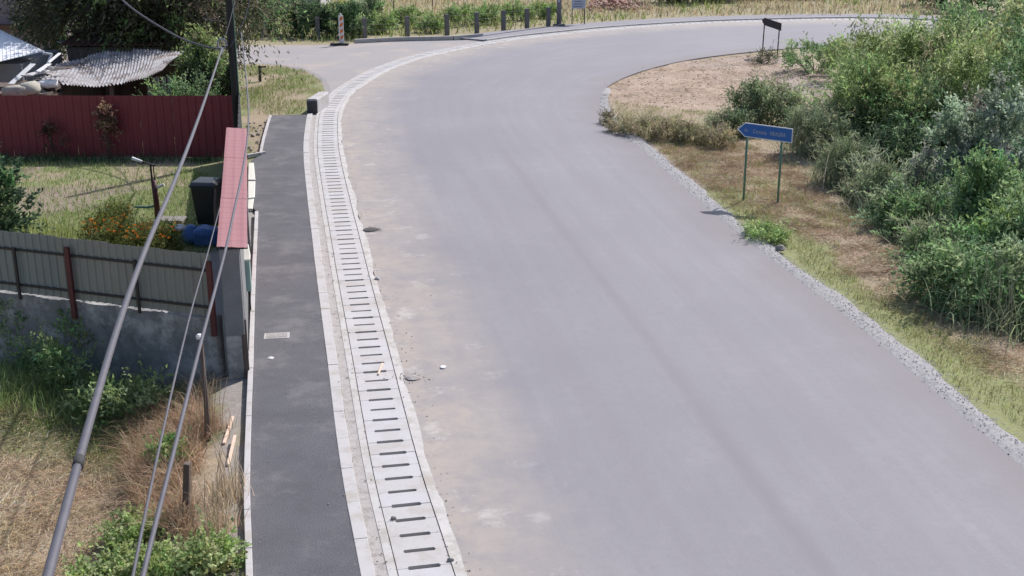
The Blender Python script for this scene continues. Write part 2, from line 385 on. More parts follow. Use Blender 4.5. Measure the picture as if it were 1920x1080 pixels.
for k in range(NST):
    rw_ = [(LP[k][0], LP[k][1], -.12)]; uu = [(0, LPm[k])]
    for j in range(NL + 1):
        t = j / NL; p = LP[k] * (1 - t) + RP[k] * t; z = .0 + .05 * math.sin(math.pi * t)
        rw_.append((p[0], p[1], z)); uu.append((t, LPm[k]))
    rw_.append((RP[k][0], RP[k][1], -.15)); uu.append((1, LPm[k])); rows.append(rw_); uvs.append(uu)
tag(grid_mb(rows, uvs).build('road', M_road, smooth=False), kind='structure')
ROADPOLY = [tuple(p) for p in LP] + [tuple(p) for p in RP[::-1]]
DRAINPOLY = [tuple(p[:2]) for p in off(2.3, 0, 0, I_END)] + [tuple(p[:2]) for p in off(-.5, 0)[::-1]] + []
SIDEPOLY = [tuple(p[:2]) for p in off(2.12, 0, 0, I_END)] + [tuple(p[:2]) for p in off(-.5, 0, 0, I_END)[::-1]]

# ------------------------------------------------------------ terrain
gate0 = np.array([-4.55, 19.1]); gate1 = AY(444, 240, 29.3); gate1 = np.array([gate1.x, gate1.y])
F0 = np.array([-4.80, 19.12]); F1 = np.array([-8.85, 20.4]); FE = (F1 - F0) / np.linalg.norm(F1 - F0)
FAR = F0 + FE * 30
kerbL = off(2.12, 0)[:, :2]
FIELD = [tuple(p) for p in kerbL[: s_at(690, 690)]] + [tuple(F0)] + [tuple(FAR)] + [(FAR[0], -5)]
bank_px = [(2050, 800), (1930, 690), (1860, 625), (1790, 570), (1720, 500), (1640, 425), (1570, 360), (1520, 300), (1530, 235), (1590, 190), (1600, 130), (1580, 100)]
bank = [G(x, y)[:2] for x, y in bank_px]
BANKPOLY = [tuple(p) for p in bank] + [(bank[-1][0] + 30, bank[-1][1] + 1), (bank[-1][0] + 30, bank[0][1] - 5)]
SOIL = [tuple(G(a, b)[:2]) for a, b in [(1128, 178), (1160, 150), (1250, 118), (1340, 107), (1430, 104), (1560, 128), (1620, 200), (1570, 222), (1480, 215), (1340, 207), (1180, 200)]]
def height(x, y):
    x = np.asarray(x, float); y = np.asarray(y, float)
    z = -.055 + .05 * (fbm(x, y, 1.6) - .5)
    inf = pip(x, y, FIELD); d = pdist(x, y, [tuple(p) for p in kerbL[::4]])
    s = np.clip((d - .35) / 1.3, 0, 1); s = s * s * (3 - 2 * s)
    z = np.where(inf, z - .42 * s + .12 * s * (fbm(x + 9, y, 2.5) - .5) + .42 * np.exp(-(((x + 8.6) / 1.5) ** 2 + ((y - 18.4) / 1.2) ** 2)), z)
    inb = pip(x, y, BANKPOLY); db = pdist(x, y, bank)
    z = np.where(inb, z - np.clip(db * .55, 0, 1.9) + .15 * (fbm(x, y + 5, 1.3) - .5) * np.clip(db, 0, 1), z)
    z = np.where(pip(x, y, SOIL), z + .16 * (fbm(x * .5, y, .8) - .5), z)
    # berm between gravel and bank
    dr = pdist(x, y, [tuple(p) for p in RC[::6]])
    on = ~pip(x, y, ROADPOLY) & (x > 1)
    z = np.where(on, z + .07 * np.clip((dr - .7) / 1.0, 0, 1) * (fbm(x, y, .9)) , z)
    return z
def axis(lo, hi, step, far0, far1):
    a = list(np.arange(lo, hi, step)); s = step
    b = a[-1]
    while b < far1: s *= 1.25; b += s; a.append(b)
    s = step; b = a[0]
    while b > far0: s *= 1.25; b -= s; a.insert(0, b)
    return np.array(a)
gx = axis(-18, 22, .25, -1500, 1500); gy = axis(8, 82, .3, -400, 2500)
GX, GY = np.meshgrid(gx, gy); X = GX.ravel(); Y = GY.ravel()
Z = np.full(X.shape, -.055); near = (X > -60) & (X < 60) & (Y > -20) & (Y < 110)
Z[near] = height(X[near], Y[near])
Wp = lambda L, z=0: [tuple(G(a, b, z)[:2]) for a, b in L]
SOIL = Wp([(1128, 178), (1160, 150), (1250, 118), (1340, 107), (1430, 104), (1560, 128), (1620, 200), (1570, 222), (1480, 215), (1340, 207), (1180, 200)])
GARDSOIL = Wp([(20, 308), (180, 305), (335, 312), (325, 338), (280, 350), (200, 370), (110, 392), (25, 402)])
GARDEN = [tuple(F0), tuple(gate1)] + [(-8.4, 37), (-30, 37)] + [tuple(FAR)]
RUBBLE = Wp([(455, 230), (500, 225), (520, 212), (500, 288), (470, 296)])
c_dry = np.array((.33, .262, .18)); c_green = np.array((.20, .22, .085)); c_soil = np.array((.42, .315, .245)); c_gsoil = np.array((.27, .21, .165))
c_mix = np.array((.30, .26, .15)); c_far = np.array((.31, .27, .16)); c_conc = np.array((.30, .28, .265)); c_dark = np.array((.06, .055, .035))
def ground_col(x, y):
    n = fbm(x, y, 2.0) - .5; n2 = fbm(x + 40, y + 17, 4.5)
    wx = x + 1.2 * (fbm(x + 5, y + 3, .9) - .5); wy = y + 2.2 * (fbm(x + 63, y + 7, .9) - .5)
    c = np.where((n2 > .5)[:, None], c_far, c_mix) * np.ones((len(x), 3))
    right = (x > 1) & (y < 62)
    c = np.where(right[:, None], np.where((fbm(x, y, 1.4) > .62)[:, None], c_mix, c_dry), c)
    dr = pdist(x, y, [tuple(p) for p in RC[::6]])
    strip = right & (dr < 1.5 + 1.6 * n) & (y < 33); c = np.where(strip[:, None], c_green * 1.2, c)
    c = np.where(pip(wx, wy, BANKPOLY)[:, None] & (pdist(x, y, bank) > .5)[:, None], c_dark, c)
    gr = np.clip((x - 9) / 8 + 1.2 * (fbm(x, y, 3.0) - .5), 0, 1)[:, None]; c = np.where(pip(wx, wy, SOIL)[:, None], (c_soil * (1 - gr) + np.array((.34, .30, .28)) * gr) * (.72 + .5 * fbm(x * .6 + 3, y, 1.0))[:, None], c)
    inf = pip(x, y, FIELD); dk = pdist(x, y, [tuple(p) for p in kerbL[::4]])
    gz = inf & (pdist(x, y, [tuple(F0), tuple(FAR)]) < 2.9 + 2 * n)
    c = np.where(inf[:, None], np.where(gz[:, None], c_green * .9, c_dry * 1.2), c)
    c = np.where((inf & (dk < .42 + .5 * n))[:, None], c_conc, c)
    gd = pip(x, y, GARDEN); c = np.where(gd[:, None], c_green, c)
    c = np.where(pip(wx, wy, GARDSOIL)[:, None], c_gsoil, c)
    st = (x < -2) & (dk < 1.1) & ~inf & (y < 34) & (y > 18); c = np.where(st[:, None], c_conc * 1.15, c)
    cor = (x < -5) & (y > 33) & (y < 58) & (x > -14); c = np.where(cor[:, None], np.where((fbm(x, y, 1.5) > .52)[:, None], c_dry, c_green), c)
    c = np.where(pip(wx, wy, RUBBLE)[:, None], c_dry * .9, c)
    return c
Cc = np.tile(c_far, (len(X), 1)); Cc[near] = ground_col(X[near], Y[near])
nx, ny = len(gx), len(gy)
I = (np.arange(ny - 1)[:, None] * nx + np.arange(nx - 1)[None]).ravel()
me = np_mesh('ground', np.c_[X, Y, Z], np.c_[I, I + 1, I + nx + 1, I + nx], M_terr, Cc); me.shade_smooth()
tag(link(bpy.data.objects.new('ground', me)), kind='structure')

# ------------------------------------------------------------ side road at the back left
srA = Wp([(-400, 95), (300, 87), (480, 84), (600, 83.5), (665, 81), (740, 77.5), (850, 75), (898, 73.5)])
srB = Wp([(-400, 130), (300, 122), (470, 117), (530, 121), (590, 135), (618, 160), (612, 196)])
mb = MB()
A = spline(srA, .5); B = spline(srB, .5); n = 60; rows = []
dr_i = np.linspace(s_at(925, 79), s_at(614, 205), 40).astype(int)
poly = [tuple(p) for p in A] + [tuple(DC[i] + DN[i] * .42) for i in dr_i] + [tuple(p) for p in B[::-1]]
mb.add([(x, y, -.024) for x, y in poly], [tuple(range(len(poly)))])
tB, nB = normals(B); k0 = len(mb.v); mb.v += [(p[0], p[1], -.024) for p in B] + [(p[0] + q[0] * .7 * sgn, p[1] + q[1] * .7 * sgn, -.13) for p, q in zip(B, nB) for sgn in (-1,)]
nBn = len(B); mb.f += [(k0 + i, k0 + i + 1, k0 + nBn + i + 1, k0 + nBn + i) for i in range(nBn - 1)]
so_ = mb.build('side_road', M_side); tag(so_, kind='structure'); SROAD = poly
bm = bmesh.new(); bm.from_mesh(so_.data); bmesh.ops.triangulate(bm, faces=bm.faces[:]); bm.to_mesh(so_.data); bm.free()

# ------------------------------------------------------------ drain with slotted cover slabs
drain = tag(empty('drain_channel', (DC[40][0], DC[40][1], 0)), kind='structure')
bpy.context.view_layer.update()
def ribbon(name, m, o0, o1, z, parent, i0=0, i1=None, depth=.12, z1=None):
    i1 = len(DC) if i1 is None else i1; z1 = z if z1 is None else z1
    a = off(o0, z - depth, i0, i1); b = off(o0, z, i0, i1); c = off(o1, z1, i0, i1); d = off(o1, z1 - depth, i0, i1)
    mb = grid_mb(np.stack([a, b, c, d], 1))
    n_ = len(a); mb.f += [(0, 3, 2, 1), ((n_ - 1) * 4, (n_ - 1) * 4 + 1, (n_ - 1) * 4 + 2, (n_ - 1) * 4 + 3)]
    o = mb.build(name, m)
    if parent: o.parent = parent; o.matrix_parent_inverse = Matrix.Translation(-parent.location)
    return o
def irr(i0, i1, base, amp, sc, seed): 
    i1 = len(DC) if i1 is None else i1
    return base + amp * (fbm(DS[i0:i1] + seed, np.zeros(i1 - i0) + seed, sc) - .5)
# trough under the slabs
tr = MB(); prof = [(.33, -.09), (.26, -.09), (.24, -.5), (-.24, -.5), (-.26, -.09), (-.33, -.09)]
tr = grid_mb(np.stack([off(o_, z_) for o_, z_ in prof], 1)); t_ = tr.build('trough', M_mortar); t_.parent = drain; t_.matrix_parent_inverse = Matrix.Translation(-drain.location)
ribbon('inner_edge', M_lip, .338, .445, .012, drain, depth=.16)
ribbon('road_haunch', M_lip, irr(0, None, -.47, .16, .9, 3), np.full(len(DC), -.338), .004, drain, depth=.16, z1=.014)
# one slab with half slots on both joint edges, built to the pitch
def slab_mesh():
    w_, l_, t, sw, sd = .65, PITCHS - .006, .09, .205, .038
    pts = [(-w_ / 2, -l_ / 2), (-sw, -l_ / 2), (-sw + .02, -l_ / 2 + sd), (sw - .02, -l_ / 2 + sd), (sw, -l_ / 2), (w_ / 2, -l_ / 2),
           (w_ / 2, l_ / 2), (sw, l_ / 2), (sw - .02, l_ / 2 - sd), (-sw + .02, l_ / 2 - sd), (-sw, l_ / 2), (-w_ / 2, l_ / 2)]
    return MB().prism(pts, -t, 0).mesh('drain_slab')
M_slabs = [mat('drain_slab_concrete', (.50, .485, .50), (.455, .44, .455), 2.5, .9, .12, 70, stain=(.42, .40, .39), sscale=2.5),
           mat('drain_slab_concrete_warm', (.485, .465, .47), (.445, .43, .43), 2.5, .9, .12, 70, stain=(.39, .36, .34), sscale=2)]
smesh = [slab_mesh() for _ in range(2)]
for me_, m_ in zip(smesh, M_slabs): me_.materials.append(m_)
nsl = int(DS[-1] / PITCHS)
for k in range(min(nsl, 300)):
    i = min(2 * k + 1, len(DC) - 1); ang = math.atan2(DT[i][1], DT[i][0]) - math.pi / 2
    o = bpy.data.objects.new('drain_slab', smesh[random.random() < .4]); link(o, drain)
    o.matrix_parent_inverse = Matrix.Translation(-drain.location)
    o.location = (DC[i][0], DC[i][1], .008 + random.uniform(-.004, .004)); o.rotation_euler = (random.uniform(-.004, .004), random.uniform(-.006, .006), ang + random.uniform(-.006, .006))
if nsl > 300:
    i0 = 600; ribbon('drain_cover', M_slabs[0], -.32, .32, .006, drain, i0=i0)

# ------------------------------------------------------------ sidewalk with kerb stones
walk = tag(empty('sidewalk', (DC[60][0] + DN[60][0] * 1.4, DC[60][1] + DN[60][1] * 1.4, 0)), kind='structure')
def sub(o, p): o.parent = p; o.matrix_parent_inverse = p.matrix_world.inverted() if False else Matrix.Translation(-Vector(p.location)); return o
ribbon('mortar_joint', M_mortar, .445, irr(0, I_END, .60, .02, .5, 9), .004, walk, 0, I_END, depth=.14)
I_D0 = s_at(640, 392); I_D1 = s_at(616, 288)      # driveway gap in the left kerb
wl = np.full(I_END, 2.02)
dfrac = np.clip((np.arange(I_END) - I_D0) / 6., 0, 1) * np.clip((I_D1 - np.arange(I_END)) / 4., 0, 1)
wl = wl + dfrac * .32
ribbon('footway', M_walk, .775, wl, .024, walk, 0, I_END, depth=.14)
def kerb_run(o0, o1, z, i0, i1, per, m, name, parent):
    k = i0
    while k < i1:
        e = min(k + per, i1); r_ = random.uniform(-.0015, .0015); dz = random.uniform(-.005, .005)
        a = np.linspace(k + .01, e - .01, 3)
        def pt(o_, z_): 
            return [(np.interp(q, range(len(DC)), DC[:, 0] + DN[:, 0] * o_), np.interp(q, range(len(DC)), DC[:, 1] + DN[:, 1] * o_), z_) for q in a]
        rows_ = list(zip(pt(o0 + r_, -.12), pt(o0 + r_, z + dz), pt(o1 + r_, z + dz), pt(o1 + r_, -.12)))
        mb = grid_mb(rows_); mb.f += [(0, 3, 2, 1), (8, 9, 10, 11)]
        sub(mb.build(name, m, bevel=.008), parent); k = e
kerb_run(.60, .772, .034, 0, I_END, 5, M_kerb, 'kerb_stone', walk)
kerb_run(2.025, 2.11, .075, 0, I_D0, 5, M_kerb, 'kerb_stone', walk)
kerb_run(2.025, 2.11, .075, I_D1, I_END - 2, 5, M_kerb, 'kerb_stone', walk)
a_, b_ = G(497, 289), G(463, 295); sub(MB().bar((a_.x, a_.y, .03), (b_.x, b_.y, .03), .1, .12).build('kerb_stone', M_kerb, bevel=.008), walk)
# utility cover set in the asphalt (flat, lettering worn to ridges)
c = G(519, 629, .03); cov = empty('utility_cover', (c.x, c.y, .026), R(8))
MB().box((0, 0, 0), (.46, .30, .012)).build('frame', M_kerb, cov, bevel=.004)
MB().box((0, 0, .008), (.38, .22, .006)).build('lid', mat('cast_iron_lid', (.34, .33, .32), (.25, .24, .24), 9, .7, .4, 40), cov)
mb = MB()
for k in range(9): mb.box((-.16 + k * .04, random.uniform(-.01, .01), .0125), (.016, .13, .004), R(random.uniform(-25, 25)))
mb.build('raised_pattern', M_mortar, cov)
tag(cov, 'small rectangular utility cover set in the dark sidewalk asphalt', 'utility cover')

# ------------------------------------------------------------ pavement and kerb on the far side of the bend
J0 = s_at(935, 79); J1 = len(DC)
fw = tag(empty('far_sidewalk', (DC[J0][0], DC[J0][1], 0)), kind='structure')
ribbon('footway', mat('far_footway_asphalt', (.27, .26, .285), (.235, .225, .25), .7, .9, .2, 40), .62, 2.9, .05, fw, J0, J1)
kerb_run(.46, .61, .09, J0, J1, 5, M_kerb, 'kerb_stone', fw)
kp = [G(665, 80), G(740, 76), G(850, 73.5), G(905, 69)]
for a, b in zip(kp[:-1], kp[1:]):
    nn = max(1, int((b - a).length / 1.5))
    for k in range(nn):
        p = a.lerp(b, k / nn); q = a.lerp(b, (k + .985) / nn); sub(MB().bar((p.x, p.y, .05), (q.x, q.y, .05), .18, .26).build('kerb_stone', M_kerb), fw)

# ------------------------------------------------------------ gravel shoulder
gw = .40 + .30 * (fbm(np.arange(len(RC)) * .2, np.zeros(len(RC)), 1.2) - .5)
NG = r_at(1126, 190)
gw = gw * np.clip(.35 + .65 * (NG + 30 - np.arange(len(RC))) / 60., .3, 1)
rows = []
for i in range(NG + 18):
    n_ = -RN[i]; r_ = [(RC[i][0] - n_[0] * .12, RC[i][1] - n_[1] * .12, -.03)]
    for j in range(5):
        t = j / 4; p = RC[i] + n_ * gw[i] * t; r_.append((p[0], p[1], .004 + .035 * math.sin(t * 3.0) + .03 * (fbm(np.array([p[0]]), np.array([p[1]]), .25)[0] - .5) - .02 * t))
    r_.append((RC[i][0] + n_[0] * (gw[i] + .1), RC[i][1] + n_[1] * (gw[i] + .1), -.1)); rows.append(r_)
M_grav = mat('grey_gravel', (.35, .34, .35), (.28, .27, .275), 9, .95, .5, 40, stain=(.38, .37, .375), sscale=14)
gsh = tag(grid_mb(rows).build('gravel_shoulder', M_grav), kind='structure')
# loose stones: too many to count
def stones(name, P, size, m, colr=None):
    n = len(P); base = np.array([(1, 0, 0), (-1, 0, 0), (0, 1, 0), (0, -1, 0), (0, 0, .7), (0, 0, -.7)], float)
    V = base[None] * (1 + .5 * (rng.random((n, 6, 1)) - .5)); a = rng.random(n) * 6.28; ca, sa = np.cos(a)[:, None], np.sin(a)[:, None]
    sc = np.asarray(size)[:, None]
    x = V[:, :, 0] * ca - V[:, :, 1] * sa * .8; y = V[:, :, 0] * sa + V[:, :, 1] * ca * .8
    W = np.stack([x * sc, y * sc, V[:, :, 2] * sc], 2) + P[:, None, :]
    F = np.array([(0, 2, 4), (2, 1, 4), (1, 3, 4), (3, 0, 4), (2, 0, 5), (1, 2, 5), (3, 1, 5), (0, 3, 5)])
    T = (np.arange(n)[:, None, None] * 6 + F[None]).reshape(-1, 3)
    return link(bpy.data.objects.new(name, np_mesh(name, W.reshape(-1, 3), T, m)))
k = rng.integers(20, NG + 10, 9000); t = rng.random(9000) ** .8 * 1.25 - .08; sz = .006 + .014 * rng.random(9000) ** 3
p = RC[k] - RN[k] * (gw[k] * t + .02)[:, None] + rng.normal(0, .05, (9000, 2))
tag(stones('loose_gravel', np.c_[p, .010 + .03 * np.sin(t * 3)], sz, mat('pale_gravel_stone', (.50, .49, .50), (.40, .39, .40), 20, .95, .0, fine=False)), 'loose grey gravel along the right edge of the road', 'gravel', kind='stuff')

# ------------------------------------------------------------ concrete wall with sheet fence (left, near)
def fpt(s, z, d=0.0):                        # along the fence line, d towards the field
    n = np.array([FE[1], -FE[0]]); n = n if n[1] < 0 else -n
    p = F0 + FE * s + n * d; return Vector((p[0], p[1], z))
S_L = 9.0
WT = 1.0
fence = empty('concrete_wall_fence', (F0[0], F0[1], 0)); tag(fence, 'grey green sheet metal fence on a stained concrete wall beside the gate pillar', 'fence')
rows = []; ns = 60
for i in range(ns + 1):
    s = .12 + (S_L - .12) * i / ns; r_ = []
    zt = WT + .012 * s
    for d, z in ((-.16, -.6), (-.16, zt), (.042, zt), (.05, zt - .5), (.065, .1), (.08, -.7)):
        r_.append(fpt(s, z + (.012 * math.sin(s * 7) if abs(z - zt) < .01 else 0), d + .012 * math.sin(s * 3.1 + z * 4)))
    rows.append(r_)
mb = grid_mb(rows); n_ = 6; mb.f += [tuple(range(6)), tuple(ns * 6 + k for k in range(6))]
sub(mb.build('wall', M_wallc), fence)
post_s = [on_wall(400, 540, F0, FE)[0], on_wall(262, 530, F0, FE)[0], on_wall(136, 510, F0, FE)[0], on_wall(37, 505, F0, FE)[0]]
post_s += [post_s[2] + 2 * (post_s[2] - post_s[1]), post_s[2] + 3 * (post_s[2] - post_s[1])]
def corr_sheet(P, e, nrm, w_, z0, z1, pitch=.14, dep=.018, ztilt=0.0):
    n = int(w_ / pitch); xs = []
    for k in range(n + 1):
        b = k * w_ / n; q = w_ / n
        xs += [(b, 0), (b + q * .12, dep), (b + q * .35, dep), (b + q * .47, 0)]
    xs = [x for x in xs if x[0] <= w_]; V = []; F = []
    for (x, d) in xs:
        for z in (z0, z1): V.append((P[0] + e[0] * x + nrm[0] * d, P[1] + e[1] * x + nrm[1] * d, z + ztilt * x))
    for i in range(len(xs) - 1): F.append((2 * i, 2 * i + 2, 2 * i + 3, 2 * i + 1))
    return MB().add(V, F)
def sheet(mb, name, m, parent, th=.003):
    o = mb.build(name, m); sub(o, parent); s = o.modifiers.new('thickness', 'SOLIDIFY'); s.thickness = th; return o
nf = np.array([FE[1], -FE[0]]); nf = nf if nf[1] < 0 else -nf
s0 = .16; bays = [s0] + post_s[0:] 
edges = [.14, 1.02, 2.08, 3.14, 4.2, 5.26, 6.3, 7.4]
for k, (a, b) in enumerate(zip(edges[:-1], edges[1:])):
    P = F0 + FE * a; dz = random.uniform(-.012, .012); tb = WT + .035 + .012 * a
    M = M_greyf if k >= 3 else M_greyf2
    sheet(corr_sheet(P, FE, nf, b - a - .004, tb, 2.13 + dz + .012 * a, .15, .022), 'sheet_panel', M, fence)
for k, s in enumerate(post_s):
    big = k in (0, 2, 5); wdt = .09 if big else .045
    a = fpt(s, WT - (.28 if big else .02), .06 + .02); b = fpt(s, 2.02 if big else 1.92, .062 + .02)
    sub(MB().bar(a, b, wdt, .06 if big else .04).build('fence_post', M_redp if big else M_iron, bevel=.004), fence)
for z in (1.84, 1.20):
    a = fpt(.15, z, .037); b = fpt(7.4, z + .06, .037); sub(MB().bar(a, b, .022, .04).build('rail', M_iron), fence)

# ------------------------------------------------------------ gate wall with its pillar and red sheet coping
e = (gate1 - gate0); GL = np.linalg.norm(e); e = e / GL; gn = np.array([e[1], -e[0]])         # gn to the street
ga = math.atan2(e[1], e[0])
gate = empty('gate_wall', (gate0[0], gate0[1], 0)); tag(gate, 'grey rendered gate wall with a long pink red metal coping beside the sidewalk', 'gate wall')
def gp(s, d, z): q = gate0 + e * s + gn * d; return Vector((q[0], q[1], z))
def gbox(s0, s1, d0, d1, z0, z1, name, m, bevel=.0):
    c = gp((s0 + s1) / 2, (d0 + d1) / 2, (z0 + z1) / 2)
    return sub(MB().box(c, (s1 - s0, d1 - d0, z1 - z0), ga).build(name, m, bevel=bevel), gate)
gbox(.0, .40, -.22, .10, .72, 2.22, 'pillar', M_pillar, .02)
gbox(.03, .42, -.22, .04, -.5, .72, 'pillar_foot', M_wallc, .02)
gbox(.05, .13, .042, .13, -.3, .98, 'side_plank', M_wood, .005)
gbox(.40, 4.4, -.11, .11, -.1, 2.18, 'wall', M_pillar, .01)
gbox(4.4, 4.75, -.17, .17, -.1, 2.22, 'pillar', M_pillar, .02)
gbox(4.78, 6.25, -.03, .03, .08, 2.1, 'gate_leaf', M_redf, .01)
gbox(6.27, 7.75, -.03, .03, .08, 2.1, 'gate_leaf', M_redf, .01)
gbox(7.78, 8.15, -.17, .17, -.1, 2.22, 'pillar', M_pillar, .02)
gbox(8.15, GL, -.11, .11, -.1, 2.18, 'wall', M_pillar, .01)
# coping: two runs of ribbed metal sheet, stepped every 35 cm
def coping(sa, sb, zoff, woff):
    n = int((sb - sa) / .35); V = []; F = []
    for k in range(n + 1):
        for dz in (0, .004):
            s = sa + (sb - sa) * k / n + (.0 if dz else -.012)
            for d in np.linspace(-.245, .235, 9):
                zz = 2.30 + zoff + dz - .10 * (d + .27) +   .003 * math.cos(d / .52 * 2 * math.pi * 3)
                V.append(gp(s, d + woff, zz))
    for r_ in range(2 * (n + 1) - 1):
        for j in range(8): F.append((r_ * 9 + j, r_ * 9 + j + 1, (r_ + 1) * 9 + j + 1, (r_ + 1) * 9 + j))
    o = MB().add(V, F).build('coping_sheet', M_redcop); sub(o, gate); s_ = o.modifiers.new('thickness', 'SOLIDIFY'); s_.thickness = .004; return o
coping(-.06, 3.3, .0, .0); coping(3.28, 7.0, .004, .004); coping(6.98, GL + .05, .008, .0)
for s in np.arange(.1, GL, 1.2): gbox(s, s + .06, -.26, .24, 2.185, 2.222, 'bracket', M_iron)
# pale concrete aprons in front of the gate
for k, (pa, pb, pc, pd) in enumerate([((466, 308), (476, 308), (479, 340), (465, 340)), ((465, 342), (479, 342), (478, 372), (465, 374)), ((465, 376), (477, 374), (474, 393), (464, 393))]):
    pts = [G(*q)[:2] for q in (pd, pc, pb, pa)]
    tag(MB().prism(pts, -.1, .05 - .01 * k).build('concrete_apron', M_cream, bevel=.02), ['pale concrete slab between gate and sidewalk, farthest of three', 'pale concrete slab between gate and sidewalk, middle of three', 'pale concrete slab between gate and sidewalk, nearest of three'][k], 'concrete slab', 'slabs in front of the gate')

# ------------------------------------------------------------ gas meter cabinet
b = G(464, 592); cab = empty('meter_cabinet', (b.x, b.y, 0), R(10)); tag(cab, 'mint green meter cabinet with cream lid between gate pillar and kerb', 'meter cabinet')
MB().box((0, .12, .80), (.22, .32, .60)).build('body', M_mint, cab, bevel=.008)
MB().add([(-.125, -.06, 1.103), (.125, -.06, 1.103), (.125, .32, 1.103), (-.125, .32, 1.103), (-.125, -.06, 1.14), (.125, -.06, 1.14), (.10, .30, 1.34), (-.10, .30, 1.34)],
         [(0, 3, 2, 1), (4, 5, 6, 7), (0, 1, 5, 4), (1, 2, 6, 5), (2, 3, 7, 6), (3, 0, 4, 7)]).build('lid', M_cream, cab, bevel=.006)
MB().box((0, -.0445, .80), (.012, .006, .50)).build('door_seam', M_iron, cab)
MB().box((-.02, -.02, 1.19), (.06, .03, .012)).build('latch', M_iron, cab)
for x in (-.075, .06): MB().tube([(x, .1, -.1), (x, .1, .5)], .018, 8).build('pipe', M_iron if x > 0 else M_galv, cab)

# ------------------------------------------------------------ red fence and dark side fence behind the garden
RF0 = np.array([-8.35, 37.0]); RE = np.array([-1.0, 0.012]); RE /= np.linalg.norm(RE); nr = np.array([0.0, -1.0])
redf = empty('red_sheet_fence', (RF0[0], RF0[1], 0)); tag(redf, 'long dark red sheet metal fence at the back of the garden', 'fence')
for k in range(11):
    P = RF0 + RE * (k * 1.0); sheet(corr_sheet(P, RE, nr, .995, -.06, 1.84 + random.uniform(-.008, .008), .2, .02), 'sheet_panel', M_redf, redf)
for k in range(6):
    P = RF0 + RE * (k * 2.2 + .05); sub(MB().bar((P[0], P[1] + .06, -.1), (P[0], P[1] + .06, 1.8), .06, .06).build('fence_post', M_iron), redf)
for z in (.45, 1.45): sub(MB().bar((RF0[0], RF0[1] + .04, z), (RF0[0] - 11, RF0[1] + .17, z), .03, .03).build('rail', M_iron), redf)
bf0 = np.array([-8.3, 37.1]); bf1 = np.array([-10.85, 46.6]); be = (bf1 - bf0) / np.linalg.norm(bf1 - bf0); bn = np.array([be[1], -be[0]])
blackf = empty('dark_board_fence', (bf0[0], bf0[1], 0)); tag(blackf, 'dark weathered board fence running back from the utility pole', 'fence')
M_blackb = mat('blackened_board', (.03, .03, .035), (.045, .042, .045), 3, .9, .3, 20)
L_ = np.linalg.norm(bf1 - bf0)
for k in range(int(L_ / .16)):
    P = bf0 + be * (k * .16 + .08); sub(MB().box((P[0], P[1], 1.0 + random.uniform(-.02, .02)), (.152, .022, 1.95), math.atan2(be[1], be[0])).build('board', M_blackb), blackf)
for z in (.5, 1.6): sub(MB().bar((bf0[0] - .03, bf0[1], z), (bf1[0] - .03, bf1[1], z), .04, .06).build('rail', M_blackb), blackf)

sf = empty('street_fence', (gate1[0], gate1[1], 0)); tag(sf, 'dark board fence between the gate wall and the utility pole', 'fence')
sa_, sb_ = gate1 + e * .2, np.array([-8.25, 36.9]); se = (sb_ - sa_) / np.linalg.norm(sb_ - sa_); sl_ = np.linalg.norm(sb_ - sa_)
for k in range(int(sl_ / .16)):
    P = sa_ + se * (k * .16 + .08); sub(MB().box((P[0], P[1], .98 + random.uniform(-.02, .02)), (.153, .022, 1.96), math.atan2(se[1], se[0])).build('board', M_blackb), sf)
for z in (.5, 1.6): sub(MB().bar((sa_[0] - .03, sa_[1], z), (sb_[0] - .03, sb_[1], z), .04, .06).build('rail', M_blackb), sf)

# ------------------------------------------------------------ utility pole and cables
pb = AY(446, 240, 36.5); pole = empty('utility_pole', (pb.x, 36.5, 0)); tag(pole, 'dark wooden utility pole at the corner of the red fence', 'utility pole')
MB().tube([(0, 0, -.3), (0, 0, 3), (.01, 0, 4.5), (.02, 0, 6.2)], [.13, .12, .115, .105], 12).build('shaft', M_pole, pole, smooth=True)
MB().tube([(.12, -.06, .2), (.12, -.06, 3.1), (.11, -.05, 5)], .016, 6).build('conduit', M_galv, pole)
br = AY(417, 86, 36.4); hx = br.x - pb.x
MB().bar((0, -.13, br.z - .05), (hx, -.15, br.z), .05, .05).build('bracket', M_iron, pole)
mb = MB()
for r_, zz in ((.12, .0), (.14, .03)):
    mb.tube([(hx + r_ * math.cos(t), -.16 + zz, br.z + .06 + r_ * 1.15 * math.sin(t)) for t in np.linspace(0, 2 * math.pi, 25)], .022, 6)
mb.build('cable_coil', mat('pale_cable_coil', (.42, .40, .40), (.34, .33, .33), 8, .6, .1), pole, smooth=True)
MB().lathe((hx, -.2, br.z - .12), [(.02, -.08), (.05, -.06), (.05, .0), (.03, .02), (.05, .04), (.05, .08), (.02, .1)], 10).build('insulator', M_white, pole)
def cable(pts, r_, label, sag=0):
    P = np.array([AD(*q) for q in pts]); s = np.r_[0, np.cumsum(np.linalg.norm(np.diff(P, axis=0), axis=1))]
    Q = [Vector(p) for p in P]; Q = [Q[0] * 2 - Q[1]] + Q + [Q[-1] * 2 - Q[-2]]; path = []
    for i in range(1, len(Q) - 2):
        for k in range(10):
            t = k / 10; a, b, c, d = Q[i - 1:i + 3]; path.append(.5 * (2 * b + (c - a) * t + (2 * a - 5 * b + 4 * c - d) * t * t + (3 * b - a - 3 * c + d) * t ** 3))
    path.append(Q[-2]); o = MB().tube(path, r_, 8).build('overhead_cable', M_cable, smooth=True)
    return tag(o, label, 'cable', 'cables slung to the utility pole')
def persp(px, d0, d1):                       # even run in space between the end depths
    y0, y1 = px[0][1], px[-1][1]; return [(x, y, 1 / ((1 / d0) * (1 - (y - y0) / (y1 - y0)) + (1 / d1) * ((y - y0) / (y1 - y0)))) for x, y in px]
